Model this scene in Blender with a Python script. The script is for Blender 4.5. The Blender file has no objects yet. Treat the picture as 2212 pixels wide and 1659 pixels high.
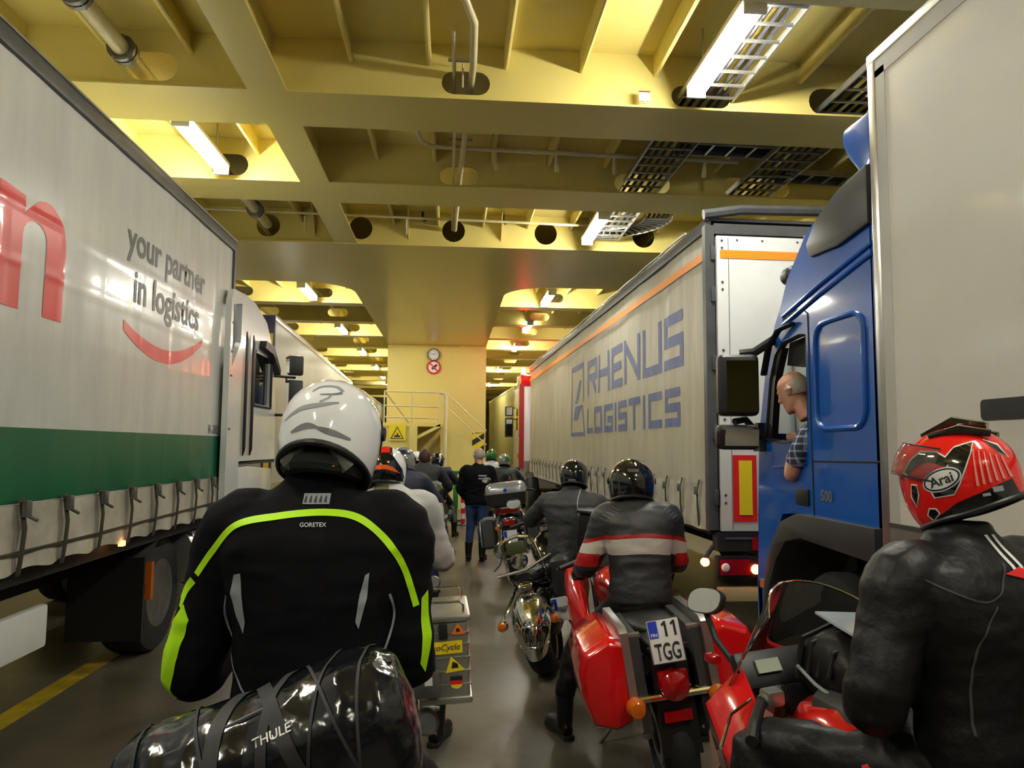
import bpy, bmesh, math, random
from mathutils import Vector, Matrix, noise
from mathutils.geometry import tessellate_polygon
from mathutils.bvhtree import BVHTree
random.seed(7)
sc = bpy.context.scene
C = sc.collection
PI = math.pi
R = math.radians

# ---------------------------------------------------------------- camera
YAW, PITCH, ROLL = R(4.6), R(4.85), R(-0.45)
_f = Vector((math.sin(YAW)*math.cos(PITCH), math.cos(YAW)*math.cos(PITCH), math.sin(PITCH)))
_r = Vector((math.cos(YAW), -math.sin(YAW), 0))
_u = _r.cross(_f)
_r2 = math.cos(ROLL)*_r - math.sin(ROLL)*_u
_u2 = math.sin(ROLL)*_r + math.cos(ROLL)*_u
cam = bpy.data.cameras.new('camera'); camo = bpy.data.objects.new('camera', cam); C.objects.link(camo)
m = Matrix((( _r2.x, _u2.x, -_f.x, 0), (_r2.y, _u2.y, -_f.y, 0), (_r2.z, _u2.z, -_f.z, 1.8), (0, 0, 0, 1)))
camo.matrix_world = m
cam.sensor_width = 36.0; cam.lens = 36.0*1600/2212; cam.clip_start = 0.05; cam.clip_end = 300
sc.camera = camo

# ---------------------------------------------------------------- world and exposure
w = bpy.data.worlds.new('world'); sc.world = w; w.use_nodes = True
w.node_tree.nodes['Background'].inputs[0].default_value = (0.9, 0.95, 1.0, 1)
w.node_tree.nodes['Background'].inputs[1].default_value = 0.0
sc.view_settings.view_transform = 'Standard'
try: sc.view_settings.look = 'None'
except Exception: pass
sc.view_settings.gamma = 1.0
sc.view_settings.use_curve_mapping = False
sc.view_settings.exposure = 0.12
LAMP_POWER = 130.0
sc.cycles.max_bounces = 7; sc.cycles.diffuse_bounces = 4; sc.cycles.glossy_bounces = 3; sc.cycles.transmission_bounces = 6
sc.cycles.caustics_reflective = False; sc.cycles.caustics_refractive = True

# ---------------------------------------------------------------- materials
MATS = {}
def mat(name, col, rough=0.5, metal=0.0, var=0.0, scale=4.0, bump=0.0, bscale=60.0, coat=0.0, emit=0.0, ecol=None, trans=0.0, ior=1.45, alpha=1.0, spec=0.5, rvar=0.0, stretch=None):
    if name in MATS: return MATS[name]
    M = bpy.data.materials.new(name); M.use_nodes = True
    nt = M.node_tree; b = nt.nodes['Principled BSDF']
    b.inputs['Base Color'].default_value = (*col, 1)
    b.inputs['Roughness'].default_value = rough
    b.inputs['Metallic'].default_value = metal
    b.inputs['Specular IOR Level'].default_value = spec
    b.inputs['Coat Weight'].default_value = coat
    b.inputs['Coat Roughness'].default_value = 0.06
    b.inputs['IOR'].default_value = ior
    if trans: b.inputs['Transmission Weight'].default_value = trans
    if alpha < 1: b.inputs['Alpha'].default_value = alpha
    if emit:
        b.inputs['Emission Color'].default_value = (*(ecol or col), 1)
        b.inputs['Emission Strength'].default_value = emit
    tc = None
    def coords():
        nonlocal tc
        if tc is None:
            t = nt.nodes.new('ShaderNodeTexCoord'); tc = t.outputs['Object']
            if stretch:
                mp = nt.nodes.new('ShaderNodeMapping'); mp.inputs['Scale'].default_value = stretch
                nt.links.new(tc, mp.inputs[0]); tc = mp.outputs[0]
        return tc
    if var or rvar:
        n = nt.nodes.new('ShaderNodeTexNoise'); n.inputs['Scale'].default_value = scale; n.inputs['Detail'].default_value = 5
        n.inputs['Roughness'].default_value = 0.6
        nt.links.new(coords(), n.inputs['Vector'])
        if var:
            r = nt.nodes.new('ShaderNodeValToRGB')
            r.color_ramp.elements[0].position = 0.3; r.color_ramp.elements[1].position = 0.7
            r.color_ramp.elements[0].color = (*[max(0, c*(1-var)) for c in col], 1)
            r.color_ramp.elements[1].color = (*[min(1, c*(1+var*0.6)) for c in col], 1)
            nt.links.new(n.outputs['Fac'], r.inputs[0]); nt.links.new(r.outputs[0], b.inputs['Base Color'])
        if rvar:
            mr = nt.nodes.new('ShaderNodeMapRange'); mr.inputs['From Min'].default_value = 0.3; mr.inputs['From Max'].default_value = 0.7
            mr.inputs['To Min'].default_value = max(0.02, rough-rvar); mr.inputs['To Max'].default_value = min(1, rough+rvar)
            nt.links.new(n.outputs['Fac'], mr.inputs['Value']); nt.links.new(mr.outputs[0], b.inputs['Roughness'])
    if bump:
        n2 = nt.nodes.new('ShaderNodeTexNoise'); n2.inputs['Scale'].default_value = bscale; n2.inputs['Detail'].default_value = 3
        nt.links.new(coords(), n2.inputs['Vector'])
        bp = nt.nodes.new('ShaderNodeBump'); bp.inputs['Strength'].default_value = bump; bp.inputs['Distance'].default_value = 0.02
        nt.links.new(n2.outputs['Fac'], bp.inputs['Height']); nt.links.new(bp.outputs[0], b.inputs['Normal'])
    MATS[name] = M
    return M

CREAM = mat('cream_deck_paint', (0.74, 0.625, 0.20), 0.28, var=0.04, scale=0.5, bump=0.03, bscale=2.5)
CREAM2 = mat('cream_deck_paint_matte', (0.74, 0.625, 0.20), 0.5, var=0.06, scale=1.2)
FLOOR = mat('worn_deck_floor_paint', (0.105, 0.092, 0.066), 0.36, var=0.55, scale=0.9, bump=0.12, bscale=7.0, rvar=0.05)
LINE = mat('yellow_line_paint', (0.42, 0.30, 0.015), 0.5, var=0.3, scale=6)
LAMPGLOW = mat('lamp_tube_glow', (1, 1, 1), 0.4, emit=LAMP_POWER, ecol=(1.0, 0.97, 0.86))
STEEL = mat('galvanised_steel', (0.42, 0.41, 0.36), 0.35, metal=0.8, var=0.2, scale=8)
PIPE = mat('painted_pipe', (0.66, 0.58, 0.34), 0.3, var=0.15, scale=5)
CABLE = mat('black_cable', (0.02, 0.02, 0.022), 0.5)
BLACK = mat('black_plastic', (0.012, 0.012, 0.013), 0.42)
BLACKG = mat('gloss_black_paint', (0.008, 0.008, 0.009), 0.08, coat=1.0)
DARKG = mat('dark_grey_plastic', (0.045, 0.045, 0.046), 0.5, var=0.2, scale=5)
GREYP = mat('mid_grey_plastic', (0.14, 0.14, 0.135), 0.45)
RUBBER = mat('tyre_rubber', (0.014, 0.014, 0.014), 0.75, bump=0.2, bscale=40)
CHROME = mat('chrome', (0.72, 0.72, 0.68), 0.07, metal=1.0)
ALU = mat('brushed_aluminium', (0.55, 0.55, 0.52), 0.3, metal=0.9, var=0.12, scale=9)
DULLMETAL = mat('dull_metal', (0.2, 0.2, 0.19), 0.45, metal=0.8, var=0.3, scale=10)
WHITEP = mat('white_paint', (0.72, 0.73, 0.71), 0.25, var=0.06, scale=3)
REDP = mat('glossy_red_paint', (0.62, 0.006, 0.008), 0.16, coat=1.0)
BLUEP = mat('glossy_blue_paint', (0.0, 0.085, 0.42), 0.3, coat=0.7, var=0.1, scale=2)
YELLOW = mat('sign_yellow', (0.85, 0.66, 0.02), 0.45)
SIGNBLACK = mat('sign_black', (0.015, 0.015, 0.015), 0.5)
SIGNRED = mat('sign_red', (0.7, 0.02, 0.02), 0.4)
WHITE = mat('plain_white', (0.82, 0.82, 0.80), 0.4)
GLASS = mat('tinted_glass', (0.55, 0.6, 0.58), 0.03, trans=0.95, ior=1.2)
SMOKE = mat('smoked_screen', (0.30, 0.32, 0.30), 0.03, trans=0.9, ior=1.15)
VISOR = mat('clear_visor', (0.75, 0.78, 0.75), 0.03, trans=0.95, ior=1.2)
DARKGLASS = mat('dark_glass', (0.01, 0.012, 0.012), 0.04, coat=0.5)
MIRROR = mat('mirror_glass', (0.85, 0.86, 0.85), 0.02, metal=1.0)
TAILRED = mat('red_lens', (0.35, 0.004, 0.006), 0.12, coat=1.0)
TAILLIT = mat('lit_red_lens', (1, 0.1, 0.04), 0.2, emit=26, ecol=(1, 0.10, 0.03))
BEACON = mat('lit_red_beacon', (1, 0.02, 0.02), 0.2, emit=60, ecol=(1, 0.02, 0.02))
AMBER = mat('amber_lens', (0.6, 0.13, 0.008), 0.12, coat=1.0)
AMBERLIT = mat('lit_amber_lens', (1, 0.4, 0.05), 0.2, emit=14, ecol=(1, 0.36, 0.04))
SKIN = mat('skin', (0.55, 0.28, 0.19), 0.5, var=0.12, scale=14)

# ---------------------------------------------------------------- mesh helpers
def V(*a): return Vector(a if len(a) == 3 else a[0])
class MB:
    def __init__(s): s.v = []; s.f = []
    def add(s, vs, fs):
        o = len(s.v); s.v += [tuple(q) for q in vs]; s.f += [tuple(i+o for i in f) for f in fs]; return s
    def bx(s, x0, x1, y0, y1, z0, z1, M=None):
        p = [Vector((x, y, z)) for z in (z0, z1) for y in (y0, y1) for x in (x0, x1)]
        if M: p = [M @ q for q in p]
        return s.add(p, [(0,2,3,1),(4,5,7,6),(0,1,5,4),(2,6,7,3),(0,4,6,2),(1,3,7,5)])
    def obox(s, c, size, rot=(0,0,0)):
        from mathutils import Euler
        M = Matrix.Translation(c) @ Euler(rot).to_matrix().to_4x4()
        a, b, d = [q/2 for q in size]
        return s.bx(-a, a, -b, b, -d, d, M)
    def tube(s, pts, r, n=10, cap=True, flat=1.0, side=None, closed=False):
        pts = [Vector(p) for p in pts]; k = len(pts)
        rs = r if isinstance(r, (list, tuple)) else [r]*k
        rings = []; up = None
        for i in range(k):
            if closed: t = pts[(i+1) % k]-pts[i-1]
            else: t = pts[min(i+1, k-1)]-pts[max(i-1, 0)]
            t.normalize()
            if up is None:
                up = Vector(side) if side else (Vector((0,0,1)) if abs(t.z) < 0.9 else Vector((0,1,0)))
            a = up - t*up.dot(t)
            if a.length < 1e-5: a = t.orthogonal()
            a.normalize(); b = t.cross(a); up = a
            ra = rs[i]
            if isinstance(ra, (list, tuple)): ra, rb = ra
            else: rb = ra*flat
            rings.append([pts[i]+a*ra*math.cos(2*PI*j/n)+b*rb*math.sin(2*PI*j/n) for j in range(n)])
        return s.loft(rings, cap and not closed, closed)
    def loft(s, rings, cap=True, closed=False):
        n = len(rings[0]); o = len(s.v); k = len(rings)
        for r in rings: s.v += [tuple(q) for q in r]
        for i in range(k if closed else k-1):
            i2 = (i+1) % k
            for j in range(n):
                s.f.append((o+i*n+j, o+i*n+(j+1) % n, o+i2*n+(j+1) % n, o+i2*n+j))
        if cap:
            s.f.append(tuple(o+j for j in reversed(range(n)))); s.f.append(tuple(o+(k-1)*n+j for j in range(n)))
        return s
    def lathe(s, prof, c=(0,0,0), axis='x', n=24, closed=False):
        c = Vector(c); rings = []
        ax = {'x': (V(1,0,0), V(0,1,0), V(0,0,1)), 'y': (V(0,1,0), V(0,0,1), V(1,0,0)), 'z': (V(0,0,1), V(1,0,0), V(0,1,0))}[axis] if isinstance(axis, str) else axis
        for (r, h) in prof:
            rings.append([c+ax[0]*h+(ax[1]*math.cos(2*PI*j/n)+ax[2]*math.sin(2*PI*j/n))*max(r, 1e-4) for j in range(n)])
        return s.loft(rings, not closed, closed)
    def prism(s, poly, d0, d1, to3, holes=()):
        """plate of 2-D outline (with holes) between depth d0 and d1; to3(u, v, d) -> 3-D"""
        loops = [list(poly)]+[list(h) for h in holes]
        tris = tessellate_polygon([[Vector((u, v, 0)) for u, v in l] for l in loops])
        flat = [p for l in loops for p in l]; n = len(flat); o = len(s.v)
        s.v += [tuple(to3(u, v, d0)) for u, v in flat]+[tuple(to3(u, v, d1)) for u, v in flat]
        for t in tris:
            s.f.append((o+t[0], o+t[1], o+t[2])); s.f.append((o+n+t[2], o+n+t[1], o+n+t[0]))
        b = 0
        for l in loops:
            k = len(l)
            for j in range(k):
                j2 = (j+1) % k; s.f.append((o+b+j, o+b+j2, o+n+b+j2, o+n+b+j))
            b += k
        return s
    def grid(s, fn, nu, nv, closev=False):
        o = len(s.v); mv = nv if closev else nv+1
        for i in range(nu+1):
            for j in range(mv): s.v.append(tuple(fn(i/nu, j/nv)))
        for i in range(nu):
            for j in range(nv):
                j2 = (j+1) % mv if closev else j+1
                s.f.append((o+i*mv+j, o+i*mv+j2, o+(i+1)*mv+j2, o+(i+1)*mv+j))
        return s
    def mesh(s, name, bevel=0, seg=2, angle=35, flat=False, sub=0, solid=0, merge=0):
        bm = bmesh.new(); vs = [bm.verts.new(p) for p in s.v]
        for f in s.f:
            try: bm.faces.new([vs[i] for i in f])
            except ValueError: pass
        if merge: bmesh.ops.remove_doubles(bm, verts=bm.verts, dist=merge)
        bmesh.ops.recalc_face_normals(bm, faces=bm.faces)
        if bevel:
            es = [e for e in bm.edges if len(e.link_faces) == 2 and e.calc_face_angle(0) > 0.5]
            bmesh.ops.bevel(bm, geom=es, offset=bevel, segments=seg, affect='EDGES', profile=0.6, clamp_overlap=True)
        if sub: 
            bmesh.ops.subdivide_edges(bm, edges=bm.edges, cuts=sub, use_grid_fill=True)
        ca = R(angle)
        for f in bm.faces: f.smooth = not flat
        for e in bm.edges:
            e.smooth = not (len(e.link_faces) == 2 and e.calc_face_angle(0) > ca)
        me = bpy.data.meshes.new(name); bm.to_mesh(me); bm.free()
        return me
    def build(s, name, m, parent=None, label=None, **k):
        me = s.mesh(name, **k)
        return obj(name, me, m, parent, label)
def obj(name, me, m, parent=None, label=None):
    o = bpy.data.objects.new(name, me); C.objects.link(o)
    if m is not None:
        me.materials.clear()
        for q in (m if isinstance(m, (list, tuple)) else [m]): me.materials.append(q)
    if parent is not None: o.parent = parent
    if label: o['label'] = label
    return o
def tag(o, label, cat, group=None):
    o['label'] = label; o['category'] = cat
    if group: o['group'] = group
    return o
def thing(name, label, cat, loc=(0,0,0), rot=(0,0,0), group=None):
    o = bpy.data.objects.new(name, None); C.objects.link(o)
    o.empty_display_size = 0.1; o.location = loc; o.rotation_euler = rot
    return tag(o, label, cat, group)
def structure(o):
    o['kind'] = 'structure'; return o
def dup(root, loc, rot=None, label=None):
    r = root.copy(); C.objects.link(r); r.location = loc
    if rot is not None: r.rotation_euler = rot
    if label: r['label'] = label
    for ch in list(root.children):
        c = ch.copy(); C.objects.link(c); c.parent = r
        for g in list(ch.children):
            d = g.copy(); C.objects.link(d); d.parent = c
    return r
def arc(c, r, a0, a1, n, rz=None):
    rz = r if rz is None else rz
    return [(c[0]+r*math.cos(R(a0+(a1-a0)*i/n)), c[1]+rz*math.sin(R(a0+(a1-a0)*i/n))) for i in range(n+1)]
def rrect(x0, x1, y0, y1, r, n=4):
    return arc((x1-r, y1-r), r, 0, 90, n)+arc((x0+r, y1-r), r, 90, 180, n)+arc((x0+r, y0+r), r, 180, 270, n)+arc((x1-r, y0+r), r, 270, 360, n)
def circle(c, r, n=20): return [(c[0]+r*math.cos(2*PI*i/n), c[1]+r*math.sin(2*PI*i/n)) for i in range(n)]
def text_mesh(s, size=1.0, bold=0.0, shear=0.0, spacing=1.0, extrude=0.0, align='LEFT'):
    cu = bpy.data.curves.new('t', 'FONT'); cu.body = s; cu.size = size; cu.offset = bold; cu.shear = shear
    cu.space_character = spacing; cu.extrude = extrude; cu.align_x = align; cu.resolution_u = 4
    o = bpy.data.objects.new('t', cu); C.objects.link(o)
    bpy.context.view_layer.update()
    me = bpy.data.meshes.new_from_object(o.evaluated_get(bpy.context.evaluated_depsgraph_get()))
    bpy.data.objects.remove(o); bpy.data.curves.remove(cu)
    return me
def fit_text(s, name, m, parent, origin, xdir, ydir, width=None, height=None, label=None, proj=None, off=0.002, **k):
    """lettering laid on a surface: origin = lower-left of baseline; width fixes the run, height the cap height"""
    me = text_mesh(s, 1.0, **k)
    xs = [v.co.x for v in me.vertices]; ys = [v.co.y for v in me.vertices]
    x0, x1 = min(xs), max(xs); y1 = max(ys)
    sx = width/(x1-x0) if width else None; sy = height/y1 if height else None
    sx = sx or sy; sy = sy or sx
    xd, yd = Vector(xdir).normalized(), Vector(ydir).normalized(); nd = xd.cross(yd)
    o = Vector(origin)
    for v in me.vertices:
        p = o+xd*(v.co.x-x0)*sx+yd*v.co.y*sy
        v.co = proj(p) if proj else p+nd*off
    return obj(name, me, m, parent, label)
def bvh_of(ob_or_me):
    me = ob_or_me.data if hasattr(ob_or_me, 'data') else ob_or_me
    return BVHTree.FromPolygons([v.co.copy() for v in me.vertices], [list(p.vertices) for p in me.polygons])
def projector(bvh, d, off=0.002, back=3.0):
    d = Vector(d).normalized()
    def f(p):
        p = Vector(p); h = bvh.ray_cast(p-d*back, d)
        if h[0] is None:
            q = bvh.find_nearest(p); return q[0]+(q[0]-p).normalized()*0-d*off if q[0] else p
        return h[0]-d*off
    return f
def decal(poly, name, m, parent, to3, proj, cuts=3, label=None, holes=()):
    """flat outline pressed onto a surface"""
    loops = [list(poly)]+[list(h) for h in holes]
    bm = bmesh.new()
    flat = [p for l in loops for p in l]
    vs = [bm.verts.new((u, v, 0)) for u, v in flat]
    for t in tessellate_polygon([[Vector((u, v, 0)) for u, v in l] for l in loops]):
        try: bm.faces.new([vs[i] for i in t])
        except ValueError: pass
    for _ in range(cuts):
        L = sorted(e.calc_length() for e in bm.edges)
        big = [e for e in bm.edges if e.calc_length() > 0.012]
        if not big: break
        bmesh.ops.subdivide_edges(bm, edges=big, cuts=1)
        bmesh.ops.triangulate(bm, faces=bm.faces)
    for v in bm.verts: v.co = proj(to3(v.co.x, v.co.y))
    for f in bm.faces: f.smooth = True
    me = bpy.data.meshes.new(name); bm.to_mesh(me); bm.free()
    return obj(name, me, m, parent, label)
def ribbon(path, width, name, m, parent, proj, side, label=None, n=60):
    """narrow strip pressed onto a surface along a smooth path of 3-D guide points"""
    P = smooth_path(path, n); s = Vector(side); vs = []; fs = []
    ws = width if callable(width) else (lambda t: width)
    for i, p in enumerate(P):
        t = (P[min(i+1, len(P)-1)]-P[max(i-1, 0)]).normalized()
        b = t.cross(s).normalized()*ws(i/(len(P)-1))/2
        vs += [proj(p-b), proj(p), proj(p+b)]
        if i:
            k = 3*i; fs += [(k-3, k-2, k+1, k), (k-2, k-1, k+2, k+1)]
    me = bpy.data.meshes.new(name); me.from_pydata([tuple(v) for v in vs], [], fs)
    for p in me.polygons: p.use_smooth = True
    return obj(name, me, m, parent, label)
def smooth_path(pts, n=40):
    P = [Vector(p) for p in pts]; k = len(P)-1; out = []
    for i in range(n+1):
        t = i/n*k; a = min(int(t), k-1); f = t-a
        p0, p1, p2, p3 = P[max(a-1, 0)], P[a], P[a+1], P[min(a+2, k)]
        out.append(0.5*((2*p1)+(p2-p0)*f+(2*p0-5*p1+4*p2-p3)*f*f+(3*p1-p0-3*p2+p3)*f**3))
    return out
def remesh(mb, name, voxel=0.012, smooth=6, fold=0.0, fscale=(6, 6, 14), seed=0):
    me = mb.mesh(name+'_src'); o = bpy.data.objects.new('src', me); C.objects.link(o)
    md = o.modifiers.new('r', 'REMESH'); md.mode = 'VOXEL'; md.voxel_size = voxel; md.use_smooth_shade = True
    if smooth:
        m2 = o.modifiers.new('s', 'SMOOTH'); m2.iterations = smooth; m2.factor = 0.5
    bpy.context.view_layer.update()
    out = bpy.data.meshes.new_from_object(o.evaluated_get(bpy.context.evaluated_depsgraph_get()))
    bpy.data.objects.remove(o); bpy.data.meshes.remove(me)
    if fold:
        sv = Vector((seed*3.1, seed*1.7, seed))
        nn = [v.normal.copy() for v in out.vertices]
        for v, q in zip(out.vertices, nn):
            p = Vector((v.co.x*fscale[0], v.co.y*fscale[1], v.co.z*fscale[2]))+sv
            h = 1-abs(noise.noise(p))*2.2
            v.co += q*fold*h+q*fold*0.5*noise.noise(p*2.3)
    for p in out.polygons: p.use_smooth = True
    out.name = name
    return out
# ================================================================ the deck: floor, deckhead, casing, hull sides
ZC, ZB = 5.43, 4.90          # deckhead plate, underside of the beams
floor = structure(MB().bx(-9, 9, -14, 70, -0.05, 0).build('floor', FLOOR))
tr = MB()
tr.bx(-2.96, -2.80, -6, 30, 0, 0.004)
tr.build('lane_line', LINE, floor, 'yellow painted lane line')
structure(MB().bx(-9.1, -9, -14, 70, 0, ZC).build('wall_left', CREAM2))
structure(MB().bx(9, 9.1, -14, 70, 0, ZC).build('wall_right', CREAM2))
structure(MB().bx(-9.1, 9.1, 70, 70.1, 0, ZC).build('wall_front', CREAM2))
structure(MB().bx(-9.1, 9.1, -14.1, -14, 0, ZC).build('wall_back', CREAM2))
ceiling = structure(MB().bx(-9, 9, -14, 70, ZC, ZC+0.05).build('ceiling', CREAM2))

# longitudinal stiffeners (bulb flats)
sm = MB(); sm.bx(-0.006, 0.006, -8, 69, 5.235, ZC)
sm.tube([(0.012, -8, 5.245), (0.012, 69, 5.245)], 0.024, 8)
stm = sm.mesh('stiffener'); first = True
for k in range(-11, 12):
    x = -0.96+0.695*k
    if abs(x+1.66) < 0.1 or abs(x) > 8.8: continue
    o = obj('stiffener', stm, CREAM2, ceiling); o.location = (x, 0, 0)
# transverse web beams with bottom flanges
def stadium(cx, cz, w, h, n=8):
    r = h/2; a = w/2-r
    return arc((cx+a, cz), r, -90, 90, n)+arc((cx-a, cz), r, 90, 270, n)
BY = [-10.3, -7.9, -5.5, -3.1, -0.7, 1.7, 4.1, 6.47, 8.75]+[11.37]+[13.85+2.42*i for i in range(23)]
for y in BY:
    holes = []
    if abs(y-6.47) < .01: holes = [stadium(0.08, 5.08, 0.44, 0.22), stadium(-2.67, 5.1, 0.44, 0.26), stadium(3.6, 5.06, 0.6, 0.26), stadium(2.26, 5.05, .56, .2)]
    elif abs(y-8.75) < .01: holes = [stadium(0.04, 5.06, 0.47, 0.22), stadium(-2.67, 5.1, 0.44, 0.26), stadium(3.75, 5.05, 0.85, 0.24), stadium(2.3, 5.05, .7, .24)]
    elif abs(y-11.37) < .01: holes = [circle((x, 5.155), 0.178) for x in (-5.75, -4.3, -2.85, -1.45, -0.02, 1.43, 3.0, 4.5)]
    elif y > 15: holes = [stadium(-2.9, 5.13, 0.5, 0.2), stadium(-4.6, 5.13, .5, .2), stadium(2.2, 5.13, .5, .2), stadium(3.8, 5.13, .5, .2)]
    b = MB().prism([(-9, ZB+0.01), (9, ZB+0.01), (9, ZC), (-9, ZC)], 0, 0.015, lambda u, v, d, y=y: (u, y+d, v), holes).build('transverse_beam', CREAM, ceiling)
    if not (11 < y < 14):
        fw = 0.66 if y < 12 else 0.3
        MB().bx(-9, 9, y-0.06, y+fw, ZB, ZB+0.018).build('bottom_flange', CREAM, b)
# wide box-girder plate across the deck and the plate leading to the casing, with rounded inner corners
def fillet(cx, cy, r, a0, a1): return arc((cx, cy), r, a0, a1, 8)
X0, X1, YA, YB = -1.98, 1.02, 11.31, 14.1
r_ = 0.9
outl = [(-9, YA), (9, YA), (9, YB)]+[(X1+r_-r_*math.sin(R(a)), YB+r_-r_*math.cos(R(a))) for a in range(0, 91, 10)]
outl += [(X1, 22.6), (X0, 22.6)]+[(X0-r_+r_*math.sin(R(a)), YB+r_-r_*math.cos(R(a))) for a in range(90, -1, -10)]+[(-9, YB)]
MB().prism(outl, ZB-0.012, ZB+0.02, lambda u, v, d: (u, v, d)).build('box_girder_plate', CREAM, ceiling)
for x in (X0, X1-0.02):
    MB().bx(x, x+0.02, 15.0, 22.6, ZB+0.02, ZC).build('box_girder_side', CREAM, ceiling)
# longitudinal girder between the beams
ys = [y for y in BY if y < 12]
for a, b in zip(ys[:-1], ys[1:]):
    g = MB().bx(-1.67, -1.65, a+0.02, b, ZB+0.01, ZC).build('longitudinal_girder', CREAM, ceiling)
    MB().bx(-1.83, -1.49, a+0.66 if a < 11 else a, b-0.06, ZB, ZB+0.018).build('bottom_flange', CREAM, g)
# welded gusset brackets beside the round lightening holes
for x in (-0.72, 0.72, 2.2, -2.15):
    MB().prism([(11.37, 5.42), (11.37, 5.0), (11.0, 5.42)], 0, 0.012, lambda u, v, d, x=x: (x+d, u, v)).build('bracket', CREAM2, ceiling)

# casing (central block the lane runs up to)
casing = MB().bx(X0, X1, 22.6, 46, 0, ZC)
casing = structure(casing.build('wall_casing', CREAM))
for z in (4.55,):
    MB().bx(X0-0.01, X1+0.01, 22.585, 22.6, ZB-0.22, ZB-0.2).build('weld_seam', CREAM2, casing)

# landing with rails and a stair against the casing
ld = thing('stair_landing', 'cream steel landing and stair with tubular guard rails on the casing front', 'staircase', (0, 0, 0))
MB().bx(-1.96, -0.33, 21.3, 22.58, 2.36, 2.46).build('platform', CREAM2, ld)
MB().bx(-1.96, -1.1, 21.32, 22.5, 0, 2.36).build('support_panel', CREAM2, ld)
MB().bx(-1.2, -0.98, 21.24, 21.32, 0, 2.36).build('support_post', CREAM2, ld)
MB().prism([(-0.98, 2.0), (-0.30, 2.36), (-0.30, 2.46), (-0.98, 2.1)], 21.3, 21.36, lambda u, v, d: (u, d, v)).build('brace', CREAM2, ld)
for z in (2.62, 2.95, 3.36):
    MB().tube([(-1.95, 21.32, z), (-0.36, 21.32, z-0.03)], 0.02, 8).build('rail', PIPE, ld)
for x in (-1.93, -1.15, -0.38):
    MB().tube([(x, 21.32, 2.4), (x, 21.32, 3.36)], 0.02, 8).build('rail_post', PIPE, ld)
MB().tube([(-1.93, 21.32, 3.36), (-1.3, 22.5, 2.5)], 0.02, 8).build('rail', PIPE, ld)
MB().tube([(-0.36, 21.34, 3.33), (-0.24, 21.34, 3.32), (-0.19, 21.34, 3.26), (-0.18, 21.34, 0.0)], 0.05, 10).build('stair_post', PIPE, ld)
MB().prism([(-0.33, 2.46), (-0.12, 2.46), (1.0, 1.42), (1.0, 0), (-0.33, 0)], 21.55, 21.58, lambda u, v, d: (u, d, v)).build('stair_side_panel', CREAM2, ld)
for i in range(8):
    MB().bx(-0.2+0.15*i, 0.0+0.15*i, 21.58, 22.4, 2.3-0.14*i, 2.33-0.14*i).build('tread', STEEL, ld)
for z0 in (0.55, 0.95):
    MB().tube([(-0.18, 21.56, 2.4+z0), (1.0, 21.56, 1.3+z0)], 0.016, 8).build('stair_rail', PIPE, ld)
# round clock and round prohibition sign on the casing
ck = thing('wall_clock', 'round white wall clock with dark rim above the red prohibition sign', 'clock', (-0.59, 22.58, 4.58))
MB().lathe([(0.17, 0), (0.19, 0), (0.19, -0.05), (0.165, -0.05), (0.165, -0.03), (0.0, -0.03)], (0, 0, 0), 'y', 28).build('rim', DARKG, ck)
MB().lathe([(0.165, -0.031), (0.0, -0.032)], (0, 0, 0), 'y', 28).build('dial', WHITE, ck)
for a in range(12):
    p = (0.13*math.sin(R(a*30)), 0.13*math.cos(R(a*30)))
    MB().obox((p[0], -0.036, p[1]), (0.012, 0.004, 0.03), (0, R(a*30), 0)).build('hour_mark', SIGNBLACK, ck)
MB().obox((0.03, -0.04, 0.02), (0.014, 0.004, 0.1), (0, R(60), 0)).build('hand', SIGNBLACK, ck)
MB().obox((-0.04, -0.044, 0.02), (0.01, 0.004, 0.13), (0, R(-70), 0)).build('hand', SIGNBLACK, ck)
ps = thing('prohibition_sign', 'round white sign with red ring and red diagonal bar below the clock', 'sign', (-0.58, 22.58, 4.20))
MB().lathe([(0.21, 0), (0.21, -0.012), (0.0, -0.012)], (0, 0, 0), 'y', 32).build('disc', WHITE, ps)
MB().lathe([(0.215, 0), (0.215, -0.018), (0.165, -0.018), (0.165, 0)], (0, 0, 0), 'y', 32, True).build('ring', SIGNRED, ps)
MB().obox((0.02, -0.02, 0.01), (0.07, 0.006, 0.2), (0, R(50), 0)).build('pictogram', DARKG, ps)
MB().obox((0, -0.026, 0), (0.04, 0.004, 0.36), (0, R(-45), 0)).build('bar', SIGNRED, ps)
# hazard-striped boards
def hazard(x0, x1, z0, z1, y, label, up=1):
    t = thing('hazard_board', label, 'sign', (x0, y, z0)); w, h = x1-x0, z1-z0
    MB().bx(0, w, 0, 0.01, 0, h).build('panel', YELLOW, t)
    s = w*0.62*up; zz = -0.1
    while zz < h:
        P = [(0, zz), (w, zz+s), (w, zz+s+0.17), (0, zz+0.17)]
        P = [(u, min(max(v, 0), h)) for u, v in P]
        if abs(P[0][1]-P[3][1])+abs(P[1][1]-P[2][1]) > 0.02:
            MB().prism(P, -0.004, 0.0, lambda u, v, d: (u, d, v)).build('stripe', SIGNBLACK, t)
        zz += 0.36
    return t
hazard(0.62, 0.98, 1.2, 2.22, 22.57, 'yellow and black striped hazard board at the right casing corner')
hazard(-2.2, -1.97, 1.86, 2.4, 21.28, 'short yellow and black striped board beside the forklift sign', -1)
fs = thing('forklift_sign', 'square yellow warning sign with black forklift triangle below the landing', 'sign', (-1.55, 21.29, 2.17))
MB().bx(-0.24, 0.24, 0, 0.01, -0.22, 0.24).build('panel', YELLOW, fs)
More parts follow.
